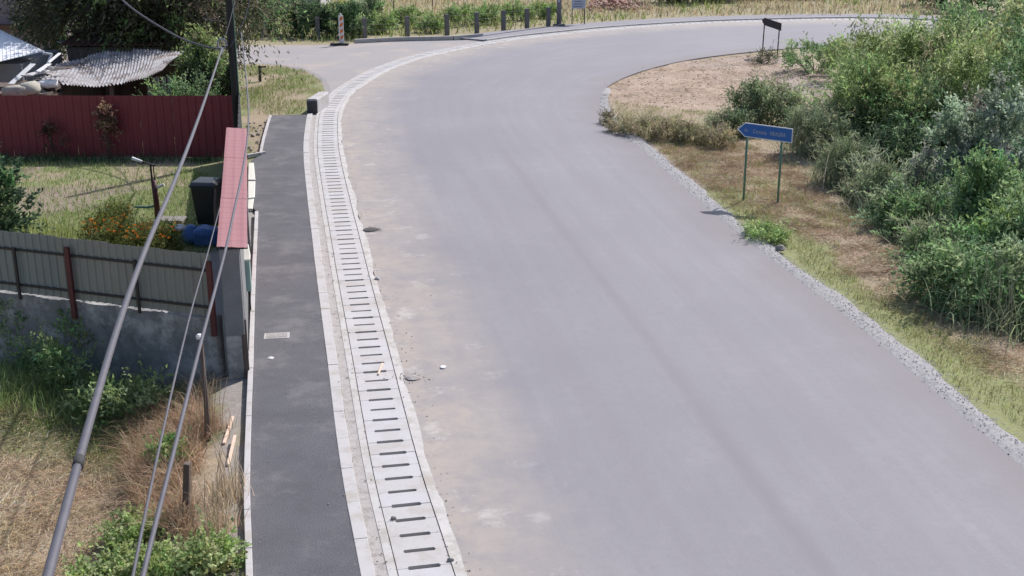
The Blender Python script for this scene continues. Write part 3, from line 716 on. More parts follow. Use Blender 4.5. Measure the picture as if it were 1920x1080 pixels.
cable(persp([(65, 1180), (95, 1060), (160, 820), (222, 610), (275, 462), (330, 333), (378, 205), (416, 92)], 5.0, 34.6), .026, 'thickest overhead cable slanting from the bottom left to the pole')
ck = [o for o in COL.objects if o.name.startswith('overhead_cable')][-1]
sa1, sb1 = persp([(65, 1180), (149, 860), (145, 876), (416, 92)], 5.0, 34.6)[1:3]
MB().tube([AD(*sa1), AD(*sb1)], .031, 10).build('splice_sleeve', M_rubber, ck, smooth=True)
cable(persp([(232, 1180), (255, 1050), (292, 870), (330, 700), (362, 570), (388, 480), (404, 420), (415, 379)], 5.4, 23.2), .009, 'thin overhead cable, left of the two passing by the gate coping')
cable(persp([(248, 1180), (275, 1050), (325, 850), (376, 645), (420, 480), (437, 404), (459, 296), (466, 215), (460, 130), (452, 60)], 5.0, 34.8), .013, 'overhead cable crossing over the pink coping')
cable([(416, 92, 34.7), (385, 87, 36), (340, 72, 37), (290, 44, 38), (248, 16, 39), (215, -12, 40), (150, -60, 42)], .028, 'thick cable sagging left from the pole past the trees')
cable([(416, 85, 34.8), (428, 50, 35.2), (438, 10, 35.6), (446, -40, 36)], .011, 'short service wire rising from the cable coil')
cable([(432, 88, 34.9), (452, 50, 35), (466, 10, 35.2), (472, -40, 35.4)], .013, 'curved service wire right of the pole top')
cable([(380, 34, 38), (405, 39, 37), (428, 30, 36.2), (444, 4, 35.8), (450, -30, 35.8)], .012, 'looping service wire left of the pole top')
cable([(492, 74, 60), (496, 40, 60), (499, 0, 60), (501, -40, 60)], .03, 'stay wire beyond the pole by the hedge')

# ------------------------------------------------------------ direction signs
def arrow_sign(b0, b1, top0, top1, Wd, name_label, M_face, M_edge, M_post, lettering):
    # b0, b1: feet of the posts; board hung between, arrow to the left
    c = (b0 + b1) / 2; root = empty('direction_sign', c); tag(root, name_label, 'direction sign', 'arrow shaped direction signs')
    ex = (b1 - b0); ex.z = 0; gap = ex.length; ex.normalize(); rz = math.atan2(ex.y, ex.x); root.rotation_euler = (0, 0, rz)
    return root, gap
def build_sign(b0, b1, lean, htop, Wd, Hd, slope, label, face, border, postm, text, x_shift=0.0):
    root, gap = arrow_sign(b0, b1, None, None, None, label, None, None, None, None)
    for s in (-1, 1):
        z1 = htop - .02 + slope * s * gap / 2
        MB().tube([(s * gap / 2, 0, -.25), (s * gap / 2 + lean * .5, 0, z1 * .5), (s * gap / 2 + lean, 0, z1 - .02)], .03, 10).build('post', postm, root, smooth=True)
    bd = empty('board', (0, 0, 0)); bd.parent = root
    x0, x1 = -Wd / 2 + lean + x_shift, Wd / 2 + lean + x_shift; hh = Hd / 2; zc = htop - hh; tip = .24 * Wd * .6
    def outline(inset):
        pts = [(x0 + inset * 2.2, 0), (x0 + tip + inset * .5, hh - inset), (x1 - inset, hh - inset), (x1 - inset, -hh + inset), (x0 + tip + inset * .5, -hh + inset)]
        return [(x, zc + z + slope * x) for x, z in pts]
    def plate(inset, y0, y1, name, m, par):
        o = outline(inset); n = len(o); mb = MB()
        mb.add([(x, y0, z) for x, z in o] + [(x, y1, z) for x, z in o], [tuple(range(n)), tuple(range(2 * n - 1, n - 1, -1))] + [(k, k + n, (k + 1) % n + n, (k + 1) % n) for k in range(n)])
        return mb.build(name, m, par)
    bpy.data.objects.remove(bd)
    back = plate(0, -.055, -.033, 'board', border, root)
    pl = plate(.022, -.062, -.0555, 'face', face, back)
    for (tx, xx, size) in text:
        cu = bpy.data.curves.new('lettering', 'FONT'); cu.body = tx; cu.size = size; cu.extrude = .001; cu.space_character = 1.05
        to = bpy.data.objects.new('lettering', cu); COL.objects.link(to); bpy.context.view_layer.update()
        me = bpy.data.meshes.new_from_object(to.evaluated_get(bpy.context.evaluated_depsgraph_get())); bpy.data.objects.remove(to)
        me.materials.append(M_letter); lo = bpy.data.objects.new('lettering', me); link(lo, back)
        lo.rotation_euler = (math.pi / 2, -math.atan(slope), 0); lo.scale = (.66, 1, 1); lo.location = (x0 + xx, -.0645, zc - size * .38 + slope * (x0 + xx))
    for s in (-1, 1): MB().box((s * gap / 2 + lean, -.0, zc + slope * s * gap / 2), (.08, .05, .05)).build('clamp', M_iron, root)
    return root
def zt(px, py, Yv): return AY(px, py, Yv).z
b0 = G(1394, 374, .0); b1 = G(1458, 380, .0); Ys = (b0.y + b1.y) / 2
ht = zt(1434, 234, Ys)
build_sign(b0, b1, .0, ht, 1.44, .37, -.06, 'blue arrow direction sign pointing left on two green posts in dry grass', M_blue, M_white, M_galv,
           [('Im', .20, .13), ('Comuna', .42, .15), ('NEAGRA', .86, .15)])
b0 = G(1429, 104); b1 = G(1457, 108); Ys = (b0.y + b1.y) / 2
build_sign(b0, b1, .03, zt(1444, 37, Ys), 1.28, .36, -.16, 'dark faced arrow direction sign beyond the bare earth at the road edge', M_signback, M_signback, M_iron, [])

# ------------------------------------------------------------ traffic delineator on the side road
b = G(641, 84); dl = empty('delineator_post', (b.x, b.y, -.01)); tag(dl, 'white and orange traffic delineator on a black rubber base at the side road', 'traffic delineator')
MB().box((-.12, 0, .05), (.95, .42, .10)).build('base', M_rubber, dl, bevel=.02)
pn = MB().box((0, 0, .82), (.25, .05, 1.42)).build('panel', M_white, dl, bevel=.015)
for k in range(4):
    z = .25 + k * .32
    MB().add([(-.06, -.028, z), (.105, -.028, z + .13), (.105, -.028, z + .30), (-.06, -.028, z + .20), (-.06, -.0255, z), (.105, -.0255, z + .13), (.105, -.0255, z + .30), (-.06, -.0255, z + .20)],
             [(0, 1, 2, 3), (7, 6, 5, 4), (0, 4, 5, 1), (1, 5, 6, 2), (2, 6, 7, 3), (3, 7, 4, 0)]).build('stripe', M_orange, pn)
MB().tube([(0, 0, 1.5), (0, 0, 1.62)], .05, 8).build('cap', M_white, dl)

# ------------------------------------------------------------ headwall block where the sidewalk ends
b = G(573, 213); b2 = G(591, 213); wv = (b2 - b).length
cx_ = (b.x + b2.x) / 2 + .1
mb = MB(); prof = [(-.23, 0 - .3), (.17, -.3), (.17, .48), (.13, .53), (-.19, .53), (-.23, .49)]
n = len(prof); Lh = 1.7; mb.add([(x, 0, z) for x, z in prof] + [(x + .18, Lh, z) for x, z in prof], [tuple(range(n)), tuple(range(2 * n - 1, n - 1, -1))] + [(k, k + n, (k + 1) % n + n, (k + 1) % n) for k in range(n)])
hw_ = mb.build('culvert_headwall', M_conc, bevel=.02, loc=(cx_, b.y + .05, 0)); MB().box((-.03, -.012, .22), (.37, .02, .46)).build('painted_shade_face', M_shadeface, hw_)  # dark panel paints shade onto the front of the block
tag(hw_, 'thick concrete headwall block where the sidewalk ends', 'concrete block')
b = G(488, 150); sp_ = empty('stub_post', (b.x, b.y, 0)); tag(sp_, 'short dark metal stub post in the grass before the side road', 'post')
MB().bar((0, 0, -.1), (0, 0, .62), .10, .10).build('post', M_iron, sp_, bevel=.01); MB().bar((0, 0, .55), (.28, 0, .57), .06, .06).build('arm', M_iron, sp_)

def hz_(p): return float(height(np.array([p[0]]), np.array([p[1]]))[0])
# ------------------------------------------------------------ posts and stakes on the near left verge
def field_post(px0, py0, px1, py1, z, r_, label, m, name='wooden_post', square=False):
    b = G(px0, py0, z); t = AY(px1, py1, b.y); mb = MB()
    if square: mb.bar(b - Vector((0, 0, .15)), t, r_ * 2, r_ * 1.6)
    else: mb.tube([b - Vector((0, 0, .15)), b.lerp(t, .5) + Vector((.012, 0, 0)), t], [r_ * 1.1, r_, r_ * .85], 9)
    return tag(mb.build(name, m, bevel=.006 if square else 0, smooth=not square), label, 'post', 'posts on the left verge')
field_post(345, 1015, 351, 868, -.42, .05, 'thick squared weathered timber post standing in the dry stalks', M_wood, square=True)
pst = field_post(392, 850, 376, 632, -.3, .035, 'tall thin leaning wooden pole with a white cap by the wall', M_wood)
t = AY(374, 632, G(392, 850, -.3).y); sub_c = MB().lathe((t.x, t.y, t.z - .03), [(.02, 0), (.05, .01), (.055, .05), (.03, .075)], 10).build('cap', M_litter); sub_c.parent = pst
field_post(386, 860, 379, 640, -.3, .016, 'slender grey stick tied beside the tall wooden pole', M_wood, 'wooden_stick')
for (p0, p1, lb) in (((420, 836), (437, 787), 'pale new timber stake lying by the kerb, farther of the two'), ((428, 878), (441, 823), 'pale new timber stake lying by the kerb, nearer of the two')):
    a, b = G(*p0, -.08), G(*p1, -.01); a.z = hz_(a) + .02; b.z = hz_(b) + .10
    tag(MB().bar(a, b, .045, .035).build('timber_stake', M_newwood, bevel=.004), lb, 'stake', 'timber stakes by the kerb')

# ------------------------------------------------------------ garden: hand pump, bin, blue sacks
b = G(297, 414); hp = empty('hand_pump', (b.x, b.y, -.03)); tag(hp, 'dark red hand water pump with raised white tipped handle in the garden', 'water pump')
zt_ = AY(293, 336, b.y).z
MB().tube([(0, 0, 0), (-.01, 0, .6), (-.03, 0, zt_)], [.075, .07, .065], 12).build('barrel', M_redp, hp, smooth=True)
MB().tube([(-.055, 0, zt_ - .35), (-.07, 0, zt_ + .42)], .025, 8).build('lever_bracket', M_iron, hp)
MB().tube([(.0, 0, zt_), (.0, 0, zt_ + .38)], .014, 8).build('piston_rod', M_iron, hp)
MB().tube([(.05, 0, zt_ + .36), (-.08, 0, zt_ + .41), (-.36, 0, zt_ + .50)], .02, 8).build('handle', M_iron, hp)
MB().tube([(-.26, 0, zt_ + .47), (-.5, 0, zt_ + .55)], [.028, .045], 8).build('handle_grip', M_white, hp)
MB().tube([(.03, 0, zt_ - .18), (.22, 0, zt_ - .1)], .035, 8).build('spout', M_cream, hp)
MB().tube([(0, 0, .42), (-.25, -.02, .38), (-.52, -.05, .40)], [.03, .035, .03], 8).build('lower_pipe', M_galv, hp)
MB().box((.28, .0, .04), (.75, .5, .12)).build('footing', M_stone, hp, bevel=.03)
b = G(397, 418, 0); bn_ = empty('wheelie_bin', (b.x - .06, b.y, -.03), R(-6)); tag(bn_, 'black plastic wheelie bin standing in the shade of the gate wall', 'wheelie bin')
def taper(z0, z1, a, b_): 
    P = [(-a[0], -a[1], z0), (a[0], -a[1], z0), (a[0], a[1], z0), (-a[0], a[1], z0), (-b_[0], -b_[1], z1), (b_[0], -b_[1], z1), (b_[0], b_[1], z1), (-b_[0], b_[1], z1)]
    return MB().add(P, [(0, 3, 2, 1), (4, 5, 6, 7), (0, 1, 5, 4), (1, 2, 6, 5), (2, 3, 7, 6), (3, 0, 4, 7)])
taper(.06, 1.0, (.21, .25), (.28, .34)).build('body', M_bin, bn_, bevel=.02)
taper(1.0, 1.03, (.31, .37), (.31, .37)).build('rim', M_bin, bn_, bevel=.01)
lid = taper(1.035, 1.12, (.31, .37), (.26, .30)).build('lid', mat('bin_lid_grey', (.05, .055, .065), (.07, .075, .085), 5, .4, .05), bn_, bevel=.02)
MB().tube([(-.24, .38, 1.0), (.24, .38, 1.0)], .018, 8).build('handle', M_bin, bn_)
for s in (-1, 1): MB().tube([(s * .20, .24, .1), (s * .27, .24, .1)], .1, 14).build('wheel', M_rubber, bn_)
def blob_mesh(seed, r_, squash, k=3):
    bm = bmesh.new(); bmesh.ops.create_icosphere(bm, subdivisions=k, radius=1); rr = random.Random(seed); ph = [rr.uniform(0, 6) for _ in range(6)]
    for v in bm.verts:
        c = v.co.copy(); f = 1 + .12 * math.sin(3 * c.x + ph[0]) + .12 * math.sin(4 * c.y + ph[1]) + .1 * math.sin(5 * c.z + ph[2]) + .06 * math.sin(9 * c.x + 7 * c.y + ph[3])
        v.co = Vector((c.x * r_ * f, c.y * r_ * f * .9, max(c.z, -.55) * r_ * squash * f))
    V = [v.co.copy() for v in bm.verts]; F = [tuple(v.index for v in f.verts) for f in bm.faces]; bm.free()
    return MB().add(V, F)
def sack(px, py, r_, sq, m, label, cat, grp, name, z=0.0, seed=1):
    p = G(px, py, z); o = blob_mesh(seed, r_, sq).build(name, m, smooth=True, loc=(p.x, p.y, z + r_ * sq * .5)); tag(o, label, cat, grp); return o
sack(362, 452, .27, .9, M_bluebag, 'crumpled blue plastic sack beside the orange flowers', 'sack', 'blue sacks behind the fence', 'plastic_sack', seed=3)
sack(391, 455, .30, .95, M_bluebag, 'crumpled blue plastic sack in front of the wheelie bin', 'sack', 'blue sacks behind the fence', 'plastic_sack', seed=5)
sack(337, 432, .16, .6, M_litter, 'small white bag lying between pump and blue sacks', 'bag', None, 'plastic_bag', seed=8)

# ------------------------------------------------------------ yard behind the red fence: sagging shed, white roofed outbuilding, old house
shed = empty('corrugated_shed', (-13.2, 42, 0)); tag(shed, 'low shed with a sagging rusty corrugated roof behind the red fence', 'shed')
fl = [AY(74, 152, 40.0), AY(135, 160, 40.0), AY(182, 164, 40.0), AY(235, 157, 40.0), AY(272, 149, 40.2), AY(302, 134, 40.8)]
bl = [AY(104, 119, 44.5), AY(165, 106, 44.8), AY(205, 97, 45), AY(250, 96, 45), AY(300, 97, 45), AY(346, 97, 44.8)]
def lerp_list(L, t): 
    t = t * (len(L) - 1); i = min(int(t), len(L) - 2); return L[i].lerp(L[i + 1], t - i)
nsheet = 5
for k in range(nsheet):
    rows = []
    t0, t1 = k / nsheet, (k + 1.03) / nsheet
    for i in range(9):
        v = i / 8; r_ = []
        for j in range(49):
            t = min(1, t0 + (t1 - t0) * j / 48); p = lerp_list(fl, t).lerp(lerp_list(bl, t), v)
            p.z += .028 * math.sin(j / 48 * 2 * math.pi * 8) - .20 * math.sin(math.pi * v) * math.sin(math.pi * min(1, t * 1.1)) + .012 * k + .03 * math.sin(5 * v + 3 * k)
            r_.append(p)
        rows.append(r_)
    sheet(grid_mb(rows), 'roof_sheet', M_rust, shed, .004)
for q in ((-15.0, 40.4), (-13.2, 40.3), (-11.7, 40.9), (-14.8, 44.3), (-11.7, 44.4)): sub(MB().bar((q[0], q[1], -.1), (q[0], q[1], 1.72), .12, .12).build('post', M_wood), shed)
sub(MB().box((-13.2, 44.6, .9), (3.6, .08, 1.9)).build('back_wall', M_shedw), shed)
sub(MB().box((-14.9, 42.4, .8), (.08, 3.6, 1.7)).build('side_wall', M_shedw), shed)
for k in range(5): 
    x = -12.05 + k * .16; sub(MB().box((x, 40.62, .95), (.11, .03, 1.85), 0, Matrix.Rotation(R(random.uniform(-4, 4)), 3, 'Y')).build('plank', M_postc, ), shed)
# scrap lying by the shed
for k, (x, y, r_, sq, m, lb) in enumerate([(30, 170, .42, .5, M_sack, 'stacked sandy sack at the far left top of the red fence'), (56, 166, .45, .45, M_sack, 'pale sandy sack next to the corrugated roof'),
                                       (60, 176, .40, .35, M_sack, 'flat pale sack lying just above the red fence'), (88, 158, .33, .5, M_litter, 'white bundle at the corner of the corrugated roof')]):
    p = AY(x, y, 39.0 + .2 * k); o = blob_mesh(20 + k, r_, sq, 2).build('scrap_sack', m, smooth=True, loc=p); tag(o, lb, 'sack', 'sacks heaped by the shed')
heap = MB()
for k in range(1): pass
stack = empty('timber_stack', (-16, 39.6, 0)); tag(stack, 'stack of old timber and boards carrying the sacks behind the red fence', 'timber stack')
for k in range(14):
    y = 39.2 + random.uniform(0, 1.4); z = .1 + .12 * k; sub(MB().box((-16.1 + random.uniform(-.1, .1), y, z), (2.6, .9, .1), R(random.uniform(-4, 4))).build('board', M_wood), stack)
for (a, b, wd) in (((20, 158), (62, 120), .2), ((70, 135), (92, 120), .16), ((90, 118), (112, 100), .1), ((48, 142), (90, 132), .35)):
    p, q = AY(*a, 40.2), AY(*b, 41.5); sub(MB().bar(p, q, wd, .04).build('loose_board', M_litter if wd < .3 else M_pale, bevel=.01), stack)
for k in range(16):
    px = random.uniform(18, 112); py = 178 - (px - 18) * .42 + random.uniform(-16, 4); p = AY(px, py, random.uniform(39.4, 41.5)); q = p + Vector((random.uniform(-.7, .7), random.uniform(-.5, .5), random.uniform(-.12, .18)))
    sub(MB().bar(p, q, random.uniform(.06, .4), .035).build('loose_board', random.choice([M_litter, M_pale, M_shedw, M_wood, M_sack, M_redp]), bevel=.008), stack)
# white roofed outbuilding
ob = empty('white_roofed_outbuilding', (-20, 46, 0)); tag(ob, 'outbuilding with a ribbed white metal hip roof at the left edge', 'outbuilding')
c_ = AY(80, 97, 44.0); ridge = AY(0, 59, 46.5); low = AY(0, 116, 42.6)
ev = Vector((c_.x, c_.y, c_.z)); d1 = (low - ev); d2 = (ridge - ev)
def roof_plane(o0, u, v, nu, name):
    rows = []
    for i in range(nu + 1):
        for q in (0.0, .03, .06) if i < nu else (0.0,):
            t = (i + q * 1.5) / nu; zz = .035 if q == .03 else 0
            a = o0 + u * t; rows.append([a + Vector((0, 0, zz)), a + v * (1 - 0) + Vector((0, 0, zz))])
    return rows
# front hip face: eave from corner to the lower left, up to the ridge line
mb = MB(); NU = 26; eav = [ev.lerp(ev + d1 * 2.4, k / NU) for k in range(NU + 1)]; rid = [ev.lerp(ev + d2 * 2.4, k / NU) for k in range(NU + 1)]
V = []; F = []
for k in range(NU + 1): V += [eav[k], rid[k]]
for k in range(NU): F.append((2 * k, 2 * k + 2, 2 * k + 3, 2 * k + 1))
sheet(MB().add(V, F), 'roof', M_roofw, ob, .02)
for k in range(1, NU): sub(MB().bar(eav[k] + Vector((0, 0, .02)), rid[k] + Vector((0, 0, .02)), .03, .035).build('roof_seam', M_roofw), ob)
bk = [p + Vector((1.2, 4.0, -1.1)) for p in (ev, ev + d2 * 2.4)]

sub(MB().bar(ev, ev + d2 * 2.4, .14, .05).build('ridge_cap', M_white), ob)
sub(MB().tube([ev + Vector((.02, -.02, -.05)), ev + Vector((.35, -.1, -.08)), AY(92, 112, 43.8), AY(91, 150, 43.8)], .05, 8).build('downpipe', M_white), ob)
wl0 = AY(39, 116, 43.2); 
sub(MB().box((wl0.x - 4, 45.2, wl0.z / 2 - .2), (8.0, 4.0, wl0.z + .25)).build('wall', M_greyw), ob)
# old house at the far left
hs = empty('pink_plaster_house', (-24, 60, 0)); tag(hs, 'pinkish plastered house far back at the top left corner', 'house')
hx0 = AY(100, 40, 58).x
sub(MB().box((hx0 - 9, 63, 2.6), (18, 10, 5.4)).build('wall', M_plaster), hs)
for (x0_, x1_, y0_, y1_) in ((74, 84, 2, 34), (14, 42, -20, 20), (30, 50, 34, 46)):
    a, b = AY(x0_, y1_, 57.95), AY(x1_, y0_, 57.95)
    wnd = sub(MB().box(((a.x + b.x) / 2, 57.97, (a.z + b.z) / 2), (b.x - a.x + .16, .08, b.z - a.z + .16)).build('window', M_white if x0_ == 74 else M_plaster), hs)
    pn_ = MB().box(((a.x + b.x) / 2, 57.94, (a.z + b.z) / 2), (b.x - a.x, .06, b.z - a.z)).build('pane', M_glass); pn_.parent = wnd; pn_.matrix_parent_inverse = Matrix.Translation(-Vector(hs.location))
sub(MB().box((hx0 - 9, 57.6, AY(20, 50, 57.6).z), (18, .8, .18)).build('porch_roof', M_tile), hs)
sub(MB().add([(hx0 - 18.5, 57.4, 5.2), (hx0 + .6, 57.4, 5.2), (hx0 + .6, 68.6, 5.2), (hx0 - 18.5, 68.6, 5.2), (hx0 - 14, 63, 8), (hx0 - 4, 63, 8)], [(0, 1, 5, 4), (2, 3, 4, 5), (1, 2, 5), (3, 0, 4), (3, 2, 1, 0)]).build('roof', M_tile), hs)
# tiled lean-to with brick chimney behind the shed
lt = empty('tiled_lean_to', (-13.5, 49, 0)); tag(lt, 'low brown boarded lean-to with broken tile roof and brick chimney', 'outbuilding')
a, b = AY(128, 115, 47), AY(300, 92, 47); zt0 = AY(130, 86, 47).z
sub(MB().box(((a.x + b.x) / 2, 48.3, zt0 / 2 - .1), (b.x - a.x, 2.6, zt0 + .1)).build('wall', M_shedw), lt)
rows = []
for i in range(13):
    t = i / 12; rows.append([Vector((a.x - .2 + (b.x - a.x + .4) * j / 60, 46.8 + 2.4 * t, zt0 + .06 + .3 * t + .03 * math.sin(j * 1.6) + .012 * (i % 2))) for j in range(61)])
sheet(grid_mb(rows), 'roof', M_tile, lt, .03)
cb = AY(229, 72, 48.2); chm = empty('x', (0, 0, 0)); bpy.data.objects.remove(chm)
for r_ in range(7):
    for q in range(2):
        sub(MB().box((cb.x - .13 + q * .27 + (.06 if r_ % 2 else 0), 48.2, cb.z - .28 + r_ * .085), (.25, .4, .075)).build('brick', M_brick, bevel=.006), lt)
sub(MB().box((cb.x + .02, 48.2, cb.z + .34), (.66, .5, .07)).build('chimney_cap', M_tile), lt)
for (p0, p1, w_) in (((112, 80), (178, 74), .8), ((238, 66), (262, 56), .7), ((262, 78), (294, 70), .9)):
    p, q = AY(*p0, 47.6), AY(*p1, 48.4); sub(MB().bar(p, q, w_, .03).build('roof_patch', M_pale, bevel=.005), lt)

# ------------------------------------------------------------ far side: field fence, pole, notice board, houses
ff = empty('field_fence', (0, 68, 0)); tag(ff, 'wire fence on squat grey concrete posts before the far field', 'fence')
fps = [(596, 68), (684, 70), (764, 66), (838, 62), (894, 58), (944, 53.5), (988, 50), (1028, 47)]
tops = []
for (x, y) in fps:
    p = G(x, y + 3); t = AY(x, y - 34 + (y - 50) * -.12, p.y); tops.append((p, t.z)); sub(MB().box((p.x, p.y, t.z / 2 - .1), (.24, .2, t.z + .2), R(20)).build('fence_post', M_postc, bevel=.02), ff)
M_wire = mat('fence_wire', (.14, .13, .12), (.10, .09, .085), 8, .6, 0)
for (p, z), (q, z2) in zip(tops[:-1], tops[1:]):
    for f in (.15, .4, .65, .9): sub(MB().tube([(p.x, p.y, z * f), (q.x, q.y, z2 * f)], .006, 4, False).build('wire', M_wire), ff)
for (x, y, hh) in ((886, 30, 26), (962, 40, 30), (811, 20, 22), (738, 24, 24)):
    b = G(x, y + 8); t = AY(x, y - hh, b.y); tag(MB().tube([b, t], .035, 6).build('thin_stake', M_wood), 'thin wooden stake in the far field, number from the left %s' % {738: 'first', 811: 'second', 886: 'third', 962: 'fourth'}[x], 'stake', 'stakes in the far field')
b = G(1048, 49); t = AY(1048, 0, b.y); pl = empty('concrete_lamp_pole', (b.x, b.y, 0)); tag(pl, 'grey concrete utility pole across the road by the notice board', 'utility pole')
MB().tube([(0, 0, -.2), (0, 0, 9)], [.15, .10], 12).build('shaft', M_polec, pl, smooth=True); MB().box((0, 0, .04), (.7, .6, .2)).build('footing', M_postc, pl, bevel=.03)
MB().box((-.02, -.14, 1.5), (.12, .06, .18)).build('number_plate', M_board, pl)
b = G(1084, 47); Yb = b.y; nb = empty('notice_board', (b.x, b.y, 0)); tag(nb, 'pale notice board on two thin posts beyond the far sidewalk', 'notice board')
z0_, z1_ = AY(1084, 16, Yb).z, AY(1084, -22, Yb).z; wd = AY(1098, 16, Yb).x - AY(1072, 16, Yb).x
for s in (-1, 1): MB().tube([(s * wd * .45, 0, -.1), (s * wd * .45, 0, z1_)], .03, 8).build('post', M_iron, nb)
bo = MB().box((0, -.05, (z0_ + z1_) / 2), (wd, .04, z1_ - z0_)).build('board', M_board, nb)
for k in range(7):
    MB().box((random.uniform(-.06, .06), -.074, z0_ + .12 + k * .15), (wd * random.uniform(.5, .8), .006, .045)).build('print_line', M_print, bo)
def far_house(px0, px1, Yh, h_, m, label, name='far_house', depth=7, roofm=None):
    a, b = AY(px0, 20, Yh).x, AY(px1, 20, Yh).x; r_ = empty(name, ((a + b) / 2, Yh, 0)); tag(r_, label, 'house'); wd = b - a
    MB().box((0, depth / 2, h_ / 2 - .1), (wd, depth, h_ + .2)).build('wall', m, r_)
    n = max(1, int(wd / 2.4))
    for k in range(n):
        x = -wd / 2 + (k + .5) * wd / n
        wn = MB().box((x, -.01, 1.5), (1.1, .1, 1.3)).build('window', M_white, r_); MB().box((x, -.05, 1.5), (.9, .05, 1.1)).build('pane', M_glass, wn)
    MB().add([(-wd / 2 - .4, -.5, h_), (wd / 2 + .4, -.5, h_), (wd / 2 + .4, depth + .5, h_), (-wd / 2 - .4, depth + .5, h_), (-wd / 2 + 1, depth / 2, h_ + 2.2), (wd / 2 - 1, depth / 2, h_ + 2.2)],
             [(0, 1, 5, 4), (2, 3, 4, 5), (1, 2, 5), (3, 0, 4), (3, 2, 1, 0)]).build('roof', roofm or M_tile, r_)
    return r_
far_house(1545, 1700, 96, 3.0, M_pale, 'pale rendered house beyond the road at the top right', depth=8)
far_house(1395, 1480, 104, 2.8, M_greyw, 'grey low house behind the far dark bushes', depth=8)
far_house(555, 602, 86, 2.8, M_pale, 'pale house wall behind the far hedge, left of the delineator', depth=6)
tag(MB().box((AY(545, 10, 84).x, 84, .9), (1.9, .1, 1.9)).build('purple_gate_panel', mat('purple_panel', (.10, .055, .12), (.08, .05, .10), 3, .6, .05)), 'dark purple panel gate left of the pale house wall', 'gate')
# brick rubble heap
rb = []
for k in range(420):
    px = random.gauss(1150, 28); py = random.gauss(6, 5); p = G(px, py + 6, 0); rb.append((p.x, p.y, max(0, .55 - abs(px - 1150) * .009) * random.random()))
rbm = stones('brick_rubble', np.array(rb), np.array([random.uniform(.08, .22) for _ in rb]), mat('broken_brick', (.36, .17, .13), (.48, .36, .32), 4, .95, .4, 10))
tag(rbm, 'heap of broken brick rubble in the far field', 'rubble', kind='stuff')

# ------------------------------------------------------------ vegetation builders
def blades(P, hgt, wid, bend, az, col, nseg=2):
    """upright grass or reed blades: P roots, bend = sideways reach as a share of height"""
    n = len(P); lv = nseg + 1; T = np.linspace(0, 1, lv)
    d = np.c_[np.cos(az), np.sin(az), np.zeros(n)]; pr = np.c_[-np.sin(az), np.cos(az), np.zeros(n)]
    fa = rng.random(n) * 6.28; face = np.c_[np.cos(fa), np.sin(fa), np.zeros(n)]
    V = np.zeros((n, 2 * nseg + 1, 3)); 
    for i, t in enumerate(T):
        c = P + d * (bend * hgt * t ** 2)[:, None]; c[:, 2] += hgt * (t - .45 * np.minimum(bend, 1.4) * t ** 2)
        w_ = wid * (1 - t ** 1.5) * .5
        if i < nseg: V[:, 2 * i] = c - face * w_[:, None]; V[:, 2 * i + 1] = c + face * w_[:, None]
        else: V[:, 2 * nseg] = c
    F = []
    for i in range(nseg - 1): F += [(2 * i, 2 * i + 1, 2 * i + 3), (2 * i, 2 * i + 3, 2 * i + 2)]
    F += [(2 * nseg - 2, 2 * nseg - 1, 2 * nseg)]
    T_ = (np.arange(n)[:, None, None] * (2 * nseg + 1) + np.array(F)[None]).reshape(-1, 3)
    return V.reshape(-1, 3), T_, np.repeat(col, 2 * nseg + 1, axis=0)
def leaves(P, D, L, Wd, col, flat=False):
    n = len(P); D = D / np.linalg.norm(D, axis=1)[:, None]; r_ = rng.normal(size=(n, 3)); r_[:, 2] += .5
    if flat: r_ = np.c_[rng.normal(0, .3, (n, 2)), np.ones(n)]
    S = np.cross(D, r_); S /= (np.linalg.norm(S, axis=1)[:, None] + 1e-9); N = np.cross(S, D)
    L = L[:, None]; Wd = Wd[:, None]
    V = np.stack([P, P + D * L * .45 + S * Wd * .5 + N * Wd * .16, P + D * L - N * L * .05, P + D * L * .45 - S * Wd * .5 + N * Wd * .16], 1)
    T = (np.arange(n)[:, None, None] * 4 + np.array([(0, 1, 2), (0, 2, 3)])[None]).reshape(-1, 3)
    return V.reshape(-1, 3), T, np.repeat(col, 4, axis=0)
def pal(n, cols, jitter=.18, w_=None):
    cols = np.array(cols); k = rng.choice(len(cols), n, p=w_); return np.clip(cols[k] * (1 + jitter * rng.normal(size=(n, 1))) * (1 + .06 * rng.normal(size=(n, 3))), .008, .9)
def join(parts):
    V, T, C = [], [], []; o = 0
    for v, t, c in parts: V.append(v); T.append(t + o); C.append(c); o += len(v)
    return np.concatenate(V), np.concatenate(T), np.concatenate(C)
